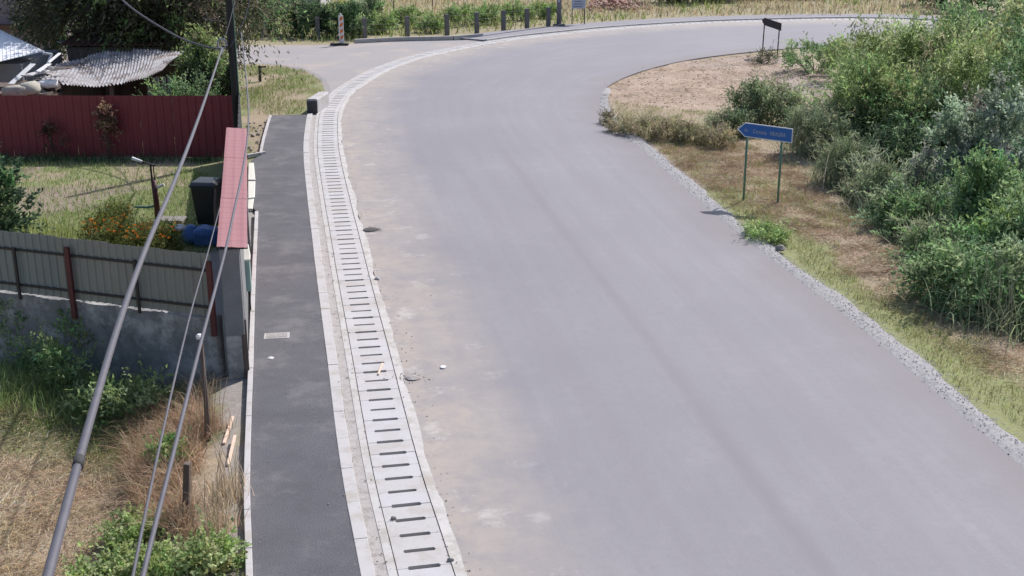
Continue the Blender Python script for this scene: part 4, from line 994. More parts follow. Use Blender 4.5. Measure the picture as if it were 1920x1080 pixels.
def plant(name, label, cat, base, rad, hgt, cols, nclump=60, ntwig=10, nleaf=9, L=.09, Wr=.35, twig=.5, up=.6, droop=.25, z0=.15, group=None, trunk=.0, stems=7, stemm=None,
          fill=.45, stem_r=.03, crown_name='crown', lean=(0, 0), asm=None):
    """shrub or tree: clumps of leafy twigs spread through an uneven ellipsoid, stems or a trunk reaching into them"""
    base = np.array(base, float); root = empty(name, tuple(base)); tag(root, label, cat, group)
    cz = hgt * (1 + z0) / 2; rz_ = hgt * (1 - z0) / 2
    u = rng.normal(size=(nclump, 3)); u /= np.linalg.norm(u, axis=1)[:, None]
    rr = (fill + (1 - fill) * rng.random(nclump)) ** .6; lump = .55 + .85 * vnoise(u[:, 0] * 2.6 + base[0] * 3, u[:, 1] * 2.6 + u[:, 2] * 2.2 + base[1] * 3, 1.0)
    C = np.c_[u[:, 0] * rad[0] * rr * lump, u[:, 1] * rad[1] * rr * lump, cz + u[:, 2] * rz_ * rr * lump]
    C[:, 0] += lean[0] * C[:, 2] / hgt; C[:, 1] += lean[1] * C[:, 2] / hgt
    n = nclump * ntwig; Cr = np.repeat(C, ntwig, 0); out = Cr - np.array([0, 0, cz * .7]); out /= (np.linalg.norm(out, axis=1)[:, None] + 1e-6)
    D = out * .7 + rng.normal(size=(n, 3)) * .55; D[:, 2] += up; D /= np.linalg.norm(D, axis=1)[:, None]
    TL = twig * (.5 + rng.random(n)) * (1 + 1.1 * (rng.random(n) < .07)); S0 = Cr + rng.normal(size=(n, 3)) * twig * .28
    tcol = np.repeat(pal(nclump, cols, .16), ntwig, 0)
    m_ = n * nleaf; t = np.tile((np.arange(nleaf) + .5) / nleaf, n)[:, None]; Dr = np.repeat(D, nleaf, 0); TLr = np.repeat(TL, nleaf)[:, None]
    P = np.repeat(S0, nleaf, 0) + Dr * TLr * t; P[:, 2] -= (droop * TLr * t ** 2)[:, 0]
    ld = Dr * .8 + rng.normal(size=(m_, 3)) * .6; ld[:, 2] -= droop * .9 * t[:, 0]
    lc = np.repeat(tcol, nleaf, 0) * (1 + .16 * rng.normal(size=(m_, 1))); lc = np.clip(lc, .008, .9)
    LL = L * (.65 + .7 * rng.random(m_)); keep = P[:, 2] > .02
    V, T, Cc_ = leaves(P[keep], ld[keep], LL[keep], LL[keep] * Wr, lc[keep])
    link(bpy.data.objects.new(crown_name, np_mesh(crown_name, V, T, M_leaf, Cc_)), root)
    mb = MB(); order = rng.permutation(nclump)[:stems]
    if trunk:
        th = hgt * .42; mb.tube([(0, 0, -.3), (.03, 0, th * .5), (lean[0] * .3, lean[1] * .3, th)], [trunk * 1.2, trunk, trunk * .75], 10)
        for k in order:
            c = Vector(C[k]); s = Vector((lean[0] * .25, lean[1] * .25, th * random.uniform(.6, 1))); md = s.lerp(c, .5) + Vector((0, 0, .12 * hgt * .3)); mb.tube([s, md, c], [trunk * .5, trunk * .3, trunk * .1], 6)
        link(bpy.data.objects.new('trunk', mb.mesh('trunk', stemm or M_bark, True)), root)
    else:
        for k in order:
            c = Vector(C[k]); b0_ = Vector((random.uniform(-.15, .15) * rad[0], random.uniform(-.15, .15) * rad[1], -.25)); md = b0_.lerp(c, .5) + Vector((0, 0, .08 * hgt)); mb.tube([b0_, md, c], [stem_r, stem_r * .7, stem_r * .3], 5)
        link(bpy.data.objects.new('stems', mb.mesh('stems', stemm or M_stem, True)), root)
    return root
def hz(p): return float(height(np.array([p[0]]), np.array([p[1]]))[0])
def reed(name, label, px, py, n, hgt, spread, cols, bend=.55, wid=.022, group=None, z=None, cat='reed clump'):
    p = G(px, py, 0 if z is None else z); zz = hz(p) if z is None else z
    root = empty(name, (p.x, p.y, zz)); tag(root, label, cat, group)
    P = np.c_[rng.normal(0, spread, n), rng.normal(0, spread, n), np.full(n, -.03)]
    h_ = hgt * (.5 + .6 * rng.random(n)); V, T, C = blades(P, h_, np.full(n, wid) * (.7 + .6 * rng.random(n)), bend * (.3 + 1.2 * rng.random(n)), rng.random(n) * 6.28, pal(n, cols), 4)
    link(bpy.data.objects.new('leaf_tuft', np_mesh('leaf_tuft', V, T, M_grass, C)), root)
    k = max(4, n // 12); mb = MB()
    for q in range(k):
        x, y = random.gauss(0, spread), random.gauss(0, spread); a = random.uniform(0, 6.28); b_ = random.uniform(.05, .3) * hgt
        mb.tube([(x, y, -.05), (x + math.cos(a) * b_ * .3, y + math.sin(a) * b_ * .3, hgt * .6), (x + math.cos(a) * b_, y + math.sin(a) * b_, hgt * random.uniform(.95, 1.15))], [.007, .006, .003], 4, False)
    tag(mb.build('stalks', M_strawst if cat == 'dry tuft' else M_reedst, root), kind='stuff')
    return root

olive = [(0.272, 0.361, 0.140), (0.346, 0.428, 0.182), (0.222, 0.311, 0.123), (0.412, 0.471, 0.248)]
silver = [(.31, .375, .28), (.38, .44, .34), (.25, .32, .23), (.45, .49, .40)]
mid = [(0.185, 0.296, 0.137), (0.241, 0.361, 0.161), (0.145, 0.246, 0.113), (0.322, 0.419, 0.225)]
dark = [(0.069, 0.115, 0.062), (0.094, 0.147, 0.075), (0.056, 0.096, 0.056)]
dull = [(.125, .13, .08), (.15, .15, .10), (.10, .115, .07), (.17, .16, .115)]
lime = [(0.286, 0.411, 0.143), (0.338, 0.464, 0.182), (0.221, 0.345, 0.117)]
straw = [(.64, .51, .37), (.55, .43, .30), (.70, .58, .43), (.45, .34, .235)]
brown = [(.42, .28, .19), (.34, .22, .145), (.50, .35, .24), (.56, .42, .29)]
reedc = [(.25, .30, .19), (.32, .36, .24), (.20, .25, .15), (.40, .41, .30)]
weedg = [(0.256, 0.309, 0.179), (0.323, 0.376, 0.227), (0.202, 0.262, 0.143), (0.403, 0.444, 0.287)]

def bush_at(px, py, Yv=None, z=None):
    p = G(px, py, -.8 if z is None else z) if Yv is None else AY(px, py, Yv); return (p.x, p.y, hz(p))
def at_Y(px, Yv):                            # ground spot at distance Yv seen at column px
    a = AY(px, 540, Yv); zz = hz(a); d = Yv * CP + (H - zz) * SP; x = (px - 960) / FPX * d; return (x, Yv, hz((x, Yv)))
def top_h(b, px, py): return AY(px, py, b[1]).z - b[2]

# right bank, back to front
b = at_Y(1700, 41); plant('willow_shrub', 'big yellow green willow shrub, tallest on the right bank', 'shrub', b, (2.5, 2.2, 1), top_h(b, 1690, 40), olive, 260, 14, 11, .16, .28, .75, .95, .2, .02, 'shrubs on the right bank', stems=16)
b = at_Y(1620, 39); plant('willow_shrub', 'yellow green willow shrub leaning over the bare earth', 'shrub', b, (1.3, 1.3, 1), top_h(b, 1630, 120), olive, 130, 13, 11, .15, .28, .7, .8, .25, .02, 'shrubs on the right bank', stems=10)
b = at_Y(1840, 46); plant('willow_shrub', 'dull green shrub behind the big willow at the right edge', 'shrub', b, (2.6, 2.0, 1), top_h(b, 1850, 5), mid, 230, 13, 10, .17, .38, .7, .7, .25, .02, 'shrubs on the right bank', stems=12)
b = at_Y(1935, 42); plant('willow_shrub', 'olive shrub cut by the upper right edge of view', 'shrub', b, (1.8, 1.8, 1), top_h(b, 1915, 25), olive, 170, 13, 10, .17, .38, .7, .7, .25, .02, 'shrubs on the right bank', stems=10)
b = at_Y(1530, 55); plant('low_bush', 'low dark green bush beside the far arrow sign', 'bush', b, (1.6, 1.1, 1), top_h(b, 1545, 82), mid, 60, 10, 8, .12, .4, .35, .5, .2, .05, 'low bushes on the right', stems=6)
b = at_Y(1595, 52); plant('low_bush', 'yellow green bush touching the road edge behind the willow', 'bush', b, (1.4, 1.2, 1), top_h(b, 1600, 72), olive, 60, 10, 8, .12, .4, .4, .5, .2, .05, 'low bushes on the right', stems=6)
b = at_Y(1428, 58); plant('low_bush', 'small dry weed tuft at the feet of the far arrow sign', 'weed', b, (.55, .4, 1), .55, dull, 24, 9, 7, .09, .3, .25, .6, .1, .05, 'low bushes on the right', stems=5)
b = at_Y(1440, 41.5); plant('weed_bush', 'grey green weed bush behind the blue sign', 'bush', b, (1.0, .7, 1), 1.35, weedg, 140, 11, 10, .11, .32, .4, .8, .15, .02, 'low bushes on the right', stems=8)
b = at_Y(1372, 40.4); plant('weed_bush', 'low grey green weed patch left of the blue sign board', 'bush', b, (.65, .5, 1), .6, weedg, 90, 10, 9, .10, .32, .3, .7, .15, .02, 'low bushes on the right', stems=6)
b = at_Y(1240, 39.8)
for k, (px, Yv, hh) in enumerate([(1172, 40.8, .32), (1215, 40.2, .5), (1255, 39.7, .45), (1298, 39.1, .42), (1340, 38.5, .5)]):
    b = at_Y(px, Yv); plant('roadside_weed', 'low roadside weed tuft before the bare earth, %s from the road' % ['nearest', 'second', 'third', 'fourth', 'fifth'][k], 'weed', b, (.6, .6, 1), hh, [(.33, .31, .19), (.28, .27, .15), (.42, .36, .24)], 46, 9, 8, .08, .3, .25, .9, .1, .02, 'weeds before the bare earth', stems=4)
b = at_Y(1822, 32.0); plant('silver_shrub', 'rounded silvery green shrub at the right', 'shrub', b, (1.75, 1.5, 1), top_h(b, 1825, 178), silver, 300, 14, 10, .11, .48, .32, .4, .15, .04, 'shrubs on the right bank', stems=14)
b = at_Y(1955, 29.5); plant('silver_shrub', 'silvery green shrub cut by the right edge of view', 'shrub', b, (1.4, 1.3, 1), top_h(b, 1920, 260), silver, 200, 13, 10, .11, .48, .32, .4, .15, .04, 'shrubs on the right bank', stems=10)
b = at_Y(1750, 34.5); plant('shade_tinted_shrub', 'leafy shrub in the hollow below the big willow, leaves darkened as shade', 'shrub', b, (1.7, 1.3, 1), top_h(b, 1745, 230), dark + mid[:1], 180, 12, 9, .14, .42, .5, .5, .3, .02, 'shrubs on the right bank', stems=8)  # dark leaf colours paint in the deep shade of the hollow
b = at_Y(1905, 24.5); plant('leafy_shrub', 'bright green shrub at the right edge below the silver one', 'shrub', b, (1.1, 1.2, 1), top_h(b, 1880, 400), mid + lime[:1], 200, 13, 10, .12, .4, .5, .5, .35, .02, 'shrubs on the right bank', stems=10)
b = at_Y(1822, 27.0); plant('leafy_shrub', 'green sapling rising in front of the silver shrub', 'shrub', b, (.42, .42, 1), top_h(b, 1815, 300), mid + lime[:1], 120, 12, 9, .12, .4, .45, .9, .3, .05, 'shrubs on the right bank', stems=8)
b = at_Y(1730, 28.4); plant('leafy_shrub', 'low green shrub tumbling over the bank edge', 'shrub', b, (1.15, 1.0, 1), top_h(b, 1715, 372), mid + silver[:1], 180, 12, 9, .11, .42, .4, .5, .35, .02, 'shrubs on the right bank', stems=8)
b = at_Y(1850, 22.8); plant('leafy_shrub', 'drooping green shrub at the foot of the right bank', 'shrub', b, (1.2, .9, 1), top_h(b, 1845, 480), mid, 180, 12, 9, .12, .36, .45, .3, .6, .02, 'shrubs on the right bank', stems=8)
for (px, Yv, rx, py, cl, lb) in [(1700, 37.5, 1.5, 150, olive + mid, 'green shrub filling the front of the big willow'), (1790, 38, 1.5, 90, olive, 'yellow green shrub between the willow and the silver shrub'), (1885, 37, 1.4, 90, mid, 'green shrub behind the silver shrub at the right'), (1762, 30.0, .8, 360, dark + mid[:1], 'shade darkened shrub in the hollow before the silver shrub'), (1885, 27.8, .8, 370, mid, 'green shrub between the silver shrub and the right edge'), (1790, 25.6, .7, 470, mid, 'low green shrub on the slope above the drooping one'), (1660, 34.0, .9, 275, dark + mid[:1], 'shade darkened shrub at the foot of the willow')]:  # shrubs with the dark palette stand for shadow gaps in the thicket
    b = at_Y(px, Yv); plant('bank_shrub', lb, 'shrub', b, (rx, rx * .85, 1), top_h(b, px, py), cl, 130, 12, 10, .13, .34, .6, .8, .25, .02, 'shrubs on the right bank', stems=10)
reed('reed_clump', 'tall pale reed clump just right of the blue sign', 1578, 345, 260, 1.7, .42, reedc, .6, .026, 'reed clumps on the right bank')
reed('reed_clump', 'dense reed clump behind the blue sign board', 1535, 290, 220, 1.5, .5, reedc, .55, .026, 'reed clumps on the right bank')
reed('reed_clump', 'reed clump bending over the bank below the willow', 1655, 398, 300, 1.5, .45, reedc, .7, .026, 'reed clumps on the right bank')
reed('reed_clump', 'short reed clump at the bank edge amid dry grass', 1712, 448, 260, 1.3, .4, reedc, .65, .022, 'reed clumps on the right bank')
reed('reed_clump', 'reed clump at the lower right below the drooping shrub', 1860, 600, 320, 1.5, .45, reedc[:3], .7, .022, 'reed clumps on the right bank')
reed('reed_clump', 'reed clump in the hollow right of the low green shrub', 1790, 520, 320, 1.4, .4, reedc, .7, .022, 'reed clumps on the right bank')
for k, (px, Yv, rx, hh, lb) in enumerate([(1528, 37.0, .8, 1.3, 'pale leafy weed thicket just behind the blue sign board'), (1590, 33.2, .55, 1.3, 'pale leafy weed thicket right of the blue sign posts'), (1640, 31.2, .6, 1.2, 'grey green weed thicket at the bank edge below the willow'),
                                      (1700, 29.2, .55, 1.0, 'leafy weed thicket between the reeds and the low green shrub'), (1560, 38.5, .8, 1.5, 'light green weed thicket at the left foot of the willow'), (1752, 26.0, .45, .8, 'low weed thicket at the edge of the cut straw')]):
    b = at_Y(px, Yv); plant('weed_thicket', lb, 'weeds', b, (rx, .7, 1), hh, weedg + reedc[:2], 80, 10, 9, .17, .15, .5, 1.3, .5, .02, 'weed thickets on the right bank', stems=7, stem_r=.012)
b = at_Y(1432, 27.6); plant('roadside_weed', 'bright green weed growing over the gravel shoulder', 'weed', b, (.5, .5, 1), .2, lime + olive, 44, 9, 8, .07, .4, .22, .8, .1, .02, 'weeds on the gravel shoulder', stems=5)
b = at_Y(1140, 42.4); plant('roadside_weed', 'small pale weed tuft on the inner corner of the bend', 'weed', b, (.3, .5, 1), .35, [(.2, .2, .11), (.16, .17, .08)], 26, 8, 7, .07, .3, .2, .8, .1, .02, 'weeds on the gravel shoulder', stems=4)

# left: weeds below the wall
wallw = [(45, 660, .95), (105, 640, 1.25), (118, 700, .9), (20, 640, 1.0), (190, 735, .75), (240, 745, .8), (275, 725, .7), (160, 680, .8), (80, 690, .7)]
for k, (px, py, hh) in enumerate(wallw):
    p = G(px, py + (62 if k in (4, 5, 6, 2) else 32), -.45); plant('nettle_weed', ['leafy weed at the wall foot near the left edge', 'tallest leafy weed standing against the wall', 'leafy weed in front of the tallest one', 'weed cut by the left edge below the wall', 'low green weed right of the tallest one', 'bright green weed by the thick cable', 'green weed nearest the gate pillar', 'weed behind the thick cable at the wall', 'small weed between the left weeds'][k], 'weed', (p.x, p.y, hz(p)),
          (.24, .22, 1), hh * .85, [(.25, .33, .14), (.29, .40, .18), (.18, .27, .11), (.36, .44, .24)], 24, 7, 8, .08, .42, .34, .9, .3, .02, 'weeds below the wall', stems=6, stem_r=.012)
brm = [(245, 1066, .32, .36), (318, 1080, .30, .30), (404, 1078, .26, .20), (178, 1078, .28, .30), (255, 985, .22, .24)]
for k, (px, py, hh, rr) in enumerate(brm):
    p = G(px, py + 40, -.45); plant('bramble_bush', ['light green bramble at the bottom edge, second from the left', 'light green bramble in the middle of the bottom left clump', 'light green bramble beside the white litter', 'light green bramble, leftmost at the bottom edge', 'small light green bramble left of the timber post'][k], 'bush', (p.x, p.y, hz(p)),
          (rr, rr, 1), hh, [(.33, .43, .16), (.40, .49, .21), (.26, .35, .13), (.46, .52, .27)], 40, 9, 8, .055, .72, .22, .5, .25, .02, 'brambles at the lower left', stems=7, stem_r=.01)
p = G(322, 900, -.45); plant('bramble_bush', 'pale green weed among the brown stalks behind the timber post', 'bush', (p.x, p.y, hz(p)), (.2, .2, 1), .40, lime + [(.34, .40, .20)], 26, 9, 7, .06, .6, .15, .7, .2, .05, 'brambles at the lower left', stems=5, stem_r=.01)
# garden plants
b = at_Y(-2, 25.6); plant('garden_shrub', 'dark leaved garden shrub at the left edge above the grey fence', 'shrub', (b[0], b[1], -.05), (.62, .6, 1), top_h((0, 25.6, -.05), 5, 312), dark + mid[:1], 60, 10, 9, .11, .5, .3, .5, .2, .1, None, stems=7)
M_flower = leafmat('flower_petals', .25)
def flowers(px, py, w_, n, label):
    p = G(px, py, 0); root = plant('marigold_patch', label, 'flowers', (p.x, p.y, -.04), (w_, .5, 1), .62, [(.16, .19, .06), (.12, .15, .045)], 50, 9, 7, .09, .25, .25, .9, .1, .02, 'orange marigolds behind the grey fence', stems=4, stem_r=.008, crown_name='foliage')
    P = np.c_[rng.uniform(-w_, w_, n), rng.uniform(-.5, .5, n), .45 + .25 * rng.random(n)]; Pr = np.repeat(P, 7, 0); m_ = len(Pr)
    D = rng.normal(size=(m_, 3)); D[:, 2] = np.abs(D[:, 2]) * .5 + .1
    V, T, C = leaves(Pr, D, np.full(m_, .045), np.full(m_, .04), pal(m_, [(.72, .24, .02), (.62, .16, .015), (.75, .34, .04)]))
    link(bpy.data.objects.new('blossoms', np_mesh('blossoms', V, T, M_flower, C)), root)
flowers(200, 462, .38, 90, 'orange marigolds, densest patch left of the pump'); flowers(243, 474, .45, 70, 'orange marigolds below the pump along the fence')
flowers(300, 478, .45, 45, 'half withered marigolds next to the blue sacks'); flowers(222, 440, .25, 26, 'small group of marigolds behind the dense patch')
# dead creeper on the red fence
p = AY(203, 262, 36.7); cr = plant('dead_creeper', 'withered pinkish plant standing against the red fence', 'plant', (p.x, 36.75, .0), (.22, .12, 1), 1.62, [(.30, .17, .12), (.36, .24, .16), (.22, .12, .09)], 26, 6, 6, .10, .5, .2, .3, .4, .3, None, stems=6, stem_r=.012)
p = AY(100, 262, 36.7); plant('dead_creeper', 'thin dark withered plant by the left part of the red fence', 'plant', (p.x, 36.75, .0), (.25, .12, 1), 1.0, [(.10, .07, .05), (.2, .12, .09)], 16, 6, 6, .08, .5, .2, .3, .4, .3, None, stems=5, stem_r=.012)

# top left trees over the yard
def tree_at(px, Yv): a = AY(px, 200, Yv); return (a.x, Yv, 0)
b = tree_at(215, 48.8); plant('yard_tree', 'dull olive tree hanging over the corrugated shed', 'tree', b, (3.0, 2.4, 1), 6.8, dull, 230, 13, 10, .21, .36, .9, -.15, .7, .30, 'trees over the yard', trunk=.2, stems=16, fill=.2)
b = tree_at(330, 48.2); plant('yard_tree', 'olive tree between the shed and the utility pole', 'tree', b, (2.5, 2.2, 1), 6.6, dull + olive[:1], 220, 13, 10, .20, .36, .9, -.15, .7, .22, 'trees over the yard', trunk=.18, stems=16, fill=.2)
b = tree_at(118, 53); plant('yard_tree', 'dark green conifer like tree beside the pink house', 'tree', b, (1.3, 1.3, 1), 6.5, dark, 150, 12, 9, .18, .34, .6, .1, .3, .08, 'trees over the yard', trunk=.16, stems=10, fill=.2)
b = tree_at(440, 51); plant('yard_tree', 'drooping tree behind the utility pole', 'tree', b, (1.5, 1.5, 1), 6.8, dull + mid[:1], 150, 12, 10, .19, .32, 1.1, -.3, .9, .34, 'trees over the yard', trunk=.15, stems=12, fill=.2)
b = tree_at(388, 43); plant('climbing_vine', 'yellow green vine on the yard side of the dark fence', 'vine', (b[0], 43, 0), (.5, .5, 1), 2.9, olive + dull[:1], 110, 11, 9, .15, .4, .5, .0, .5, .05, None, stems=8)
b = tree_at(330, 40); plant('low_bush', 'low green growth along the yard side of the red fence', 'bush', (b[0] + .6, 39, 0), (1.2, .4, 1), 1.88, mid, 40, 10, 8, .10, .4, .4, .5, .2, .3, None, stems=8)
# hedge and bushes across the road
for k, (px, Yv, hh, rr, cl) in enumerate([(510, 70, 1.9, 1.3, dark + mid), (550, 69.5, 1.9, 1.2, mid + dark), (590, 69, 1.8, 1.1, dark + mid), (632, 69, 1.65, 1.1, mid + dark), (672, 69, 1.6, .8, mid + dark), (704, 72, 2.2, .5, mid + weedg), (478, 71, 2.4, 1.2, dark)]):
    b = tree_at(px, Yv); plant('hedge_bush', ['dark hedge bush right of the drooping branches', 'hedge bush in front of the pale house wall', 'dark hedge bush left of the delineator', 'hedge bush right behind the delineator', 'dark hedge bush right of the delineator', 'upright green bush at the right end of the hedge', 'dark bush at the left end of the hedge'][k], 'hedge bush', b, (rr, .9, 1), hh, cl, 56, 9, 8, .15, .45, .35, .5, .2, .05, 'hedge across the side road', stems=6)
for k, (px, Yv, hh, rr) in enumerate([(1262, 90, 2.6, 2.0), (1310, 91, 2.8, 2.2), (1365, 92, 2.6, 2.2), (1430, 95, 2.6, 2.4), (1500, 94, 2.4, 1.8), (1740, 88, 3.0, 2.2), (1790, 84, 3.2, 2.2), (1880, 84, 4.5, 3.0)]):
    b = tree_at(px, Yv); plant('far_bush', ['round dark bush right of the brick rubble', 'second dark bush right of the brick rubble', 'dark bush straight behind the far road', 'far bush left of the pale house', 'far bush touching the pale house', 'far bush right of the pale house', 'far bush where the road leaves the view', 'tall far bush above the willow at the right edge'][k], 'bush', b, (rr, 1.6, 1), hh, dark + mid[:1], 60, 9, 8, .2, .5, .5, .4, .2, .03, 'far bushes beyond the road', stems=5)

for k, (px, Yv, hh, rr, lb) in enumerate([(720, 71, 1.0, .9, 'first green weed bush from the hedge along the wire fence'), (775, 74, .9, 1.0, 'second green weed bush from the hedge along the wire fence'), (812, 71.5, .7, .8, 'third green weed bush from the hedge along the wire fence'), (868, 75, .9, 1.1, 'fourth green weed bush from the hedge along the wire fence'),
                                      (918, 76, .8, 1.0, 'fifth green weed bush from the hedge along the wire fence'), (968, 78, .9, 1.1, 'sixth green weed bush from the hedge along the wire fence'), (1015, 79, .8, .9, 'last green weed bush before the concrete pole')]):
    b = tree_at(px, Yv); plant('field_weed', lb, 'weeds', b, (rr, .7, 1), hh, lime + olive, 46, 9, 8, .14, .35, .35, .8, .2, .02, 'weeds along the wire fence', stems=4)
# ------------------------------------------------------------ grass and ground litter (nobody could count it)
def scatter(poly, dens, z=None):
    xs = [p[0] for p in poly]; ys = [p[1] for p in poly]; A_ = (max(xs) - min(xs)) * (max(ys) - min(ys)); n = int(A_ * dens)
    x = rng.uniform(min(xs), max(xs), n); y = rng.uniform(min(ys), max(ys), n); k = pip(x, y, poly) & ~pip(x, y, ROADPOLY) & ~pip(x, y, SIDEPOLY) & ~pip(x, y, SROAD)
    x, y = x[k], y[k]; return np.c_[x, y, height(x, y) - .01]
def grass(name, label, P, h_, wid, bend, cols, cat='grass', nseg=2, clump=0.0):
    n = len(P); V, T, C = blades(P, h_ * (.5 + rng.random(n)), wid * (.6 + .8 * rng.random(n)), bend * (.3 + 1.4 * rng.random(n)), rng.random(n) * 6.28, cols, nseg)
    o = link(bpy.data.objects.new(name, np_mesh(name, V, T, M_grass, C))); return tag(o, label, cat, kind='stuff')
def off_gravel(P):
    d = pdist(P[:, 0], P[:, 1], [tuple(p) for p in RC[::4]]); return d
VERGE = [tuple(p) for p in RC[:NG + 10:4]] + Wp([(1180, 195), (1340, 210), (1500, 225), (1560, 260), (1640, 360), (1760, 460), (1860, 560), (1960, 640), (2300, 900)])
P = scatter(VERGE, 330); d = off_gravel(P); n1 = fbm(P[:, 0], P[:, 1], 1.1)
k = d > .5 + .5 * (n1 - .4); P, d, n1 = P[k], d[k], n1[k]
far_ = P[:, 1] > 30
green = ((d < 1.35 + 1.5 * (n1 - .5)) & (~far_)) | ((d < 2.4 + 3 * (n1 - .5)) & far_ & (rng.random(len(P)) < .6))
gc = pal(len(P), straw); gg = pal(len(P), [(.27, .30, .11), (.32, .34, .14), (.22, .26, .09), (.43, .39, .21)]); C = np.where(green[:, None], gg, gc)
green = green | (fbm(P[:, 0] + 71, P[:, 1] + 5, .8) > .62); C = np.where(green[:, None], gg, gc)
kk = rng.random(len(P)) < np.where(green, .8, .30)
grass('verge_grass', 'green grass and dry mown straw on the verge right of the road', P[kk], np.where(green, .17, .13)[kk], .012, np.where(green, .7, 1.6)[kk], C[kk])
# swathes of cut straw lying in heaps
def swath(poly, ncl, per, name, label, cols, ln=.20, sp=.17, hgt=.06):
    Cn = scatter(poly, 3.0 * ncl / 100.0); n = len(Cn) * per; P = np.repeat(Cn, per, 0); r_ = rng.normal(0, sp, (n, 2)); P[:, :2] += r_
    bump = np.exp(-(r_ ** 2).sum(1) / (2 * sp * sp)); P[:, 2] += hgt * bump * rng.random(n)
    az = np.repeat(rng.random(len(Cn)) * 6.28, per) + rng.normal(0, .7, n); dv = np.c_[np.cos(az), np.sin(az), rng.normal(.10, .18, n)]; P[:, 2] += .012
    L = ln * (.4 + rng.random(n)); V, T, C = leaves(P, dv, L, np.full(n, .006), np.repeat(pal(len(Cn), cols, .10), per, 0) * (1 + .2 * rng.normal(size=(n, 1))), True)
    o = link(bpy.data.objects.new(name, np_mesh(name, V, T, M_straw, np.clip(C, .02, .8)))); return tag(o, label, 'straw', kind='stuff')
DRYZ = Wp([(1215, 255), (1380, 265), (1490, 300), (1560, 370), (1700, 460), (1850, 590), (1960, 690), (1960, 760), (1760, 640), (1600, 520), (1500, 440), (1400, 400), (1300, 330)])
swath(DRYZ, 420, 60, 'cut_straw', 'heaps of cut brown straw around the blue sign', [(.64, .50, .36), (.52, .40, .285), (.72, .58, .43), (.42, .31, .22)])
swath(SOIL, 60, 40, 'earth_straw', 'thin straw strewn over the bare earth inside the bend', [(.50, .395, .31), (.44, .345, .265), (.54, .44, .35)], .22, .3, .02)
SOILP = scatter(SOIL, 170); n1_ = fbm(SOILP[:, 0] + 11, SOILP[:, 1], 1.1); SOILP = SOILP[(n1_ > .56) | (rng.random(len(SOILP)) < .06)]; n_ = len(SOILP)
grass('bare_earth_stubble', 'sparse stubble on the bare earth by the bend', SOILP, .07, .012, 1.4, pal(n_, straw))
# lower left field
NF = Wp([(-60, 640), (300, 720), (440, 720), (470, 790), (468, 1150), (-60, 1150)], -.42)
P = scatter(NF, 420); dk = pdist(P[:, 0], P[:, 1], [tuple(p) for p in kerbL[::4]]); dwl = pdist(P[:, 0], P[:, 1], [tuple(F0), tuple(FAR)])
n1 = fbm(P[:, 0] + 3, P[:, 1], 1.3); k = dk > .55 + .6 * (n1 - .5); P, dk, dwl, n1 = P[k], dk[k], dwl[k], n1[k]
green = (dwl < 2.5 + 2.6 * (n1 - .5)) & (dk > 1.0); wet = (n1 > .56)
kp_ = green | (rng.random(len(P)) < .5); P, green, wet = P[kp_], green[kp_], wet[kp_]
C = np.where(green[:, None], pal(len(P), [(.22, .265, .10), (.27, .30, .12), (.17, .215, .08)]), np.where(wet[:, None], pal(len(P), [(.38, .33, .18), (.43, .36, .21), (.30, .28, .14)]), pal(len(P), straw)))
grass('field_grass', 'dry and green grass of the low field left of the sidewalk', P, np.where(green, .36, .17), .011, np.where(green, .8, 1.3), C, nseg=2)
swath(Wp([(-60, 790), (230, 790), (300, 850), (330, 1000), (200, 1090), (-60, 1090)], -.42), 520, 85, 'field_straw', 'matted dry straw lying in the lower left field', [(.70, .55, .385), (.58, .455, .30), (.78, .63, .45), (.48, .37, .24)], .20, .22, .05)
P = scatter(Wp([(-60, 640), (150, 660), (250, 740), (190, 790), (-60, 780)], -.2), 420)
grass('tall_field_grass', 'tall bright green grass at the left below the wall', P, .40, .013, .55, pal(len(P), [(.30, .40, .14), (.36, .45, .18), (.25, .34, .12), (.44, .46, .24)]), 'grass', 3)
# brown dead stalks
ST = Wp([(235, 790), (330, 770), (440, 740), (445, 900), (435, 1060), (330, 1040), (240, 930)], -.35)
P = scatter(ST, 1700); dk = pdist(P[:, 0], P[:, 1], [tuple(p) for p in kerbL[::4]]); P = P[dk > .55 + .3 * rng.random(len(P))]
n1 = fbm(P[:, 0], P[:, 1], .5); P = P[n1 > .33]
grass('dead_stalks', 'tangle of brown dead stalks between field and sidewalk', P, .52, .012, .8, pal(len(P), brown + [(.58, .46, .30)]), 'dry stalks', 3)
for k, (px, py, lb) in enumerate([(405, 985, 'pale dry grass tuft leaning by the kerb behind the litter'), (395, 800, 'dry brown tuft at the foot of the tall thin pole'), (285, 840, 'dry brown stalk tuft left of the tall pole'), (425, 930, 'dry straw tuft right of the timber post')]):
    reed('dry_tuft', lb, px, py, 150, .75, .14, straw if k in (0, 3) else brown, .5, .010, 'dry tufts on the left verge', cat='dry tuft')
# garden lawn
P = scatter(Wp([(-20, 300), (345, 312), (415, 330), (420, 470), (-20, 470)]), 300); P = P[~pip(P[:, 0], P[:, 1], GARDSOIL) | (rng.random(len(P)) < .5)]
grass('garden_grass', 'short green garden grass behind the grey fence', P, .15, .018, .6, pal(len(P), [(.25, .34, .11), (.30, .39, .14), (.21, .29, .09), (.36, .39, .19)]))
P = scatter(Wp([(-20, 292), (420, 296), (420, 304), (-20, 306)]), 160); grass('fence_foot_weeds', 'tall weeds along the foot of the red fence, coloured dark as its shadow', P, .30, .02, .5, pal(len(P), dark + mid[:1]), 'weeds', 3)  # dark palette paints the fence's shadow band into the weeds
P = scatter(Wp([(-10, 425), (165, 430), (165, 465), (-10, 465)]), 90); grass('tall_garden_grass', 'tall yellow green grass behind the grey fence at the left', P, .55, .018, .35, pal(len(P), [(.32, .37, .12), (.38, .40, .16), (.26, .30, .10)]), 'grass', 3)
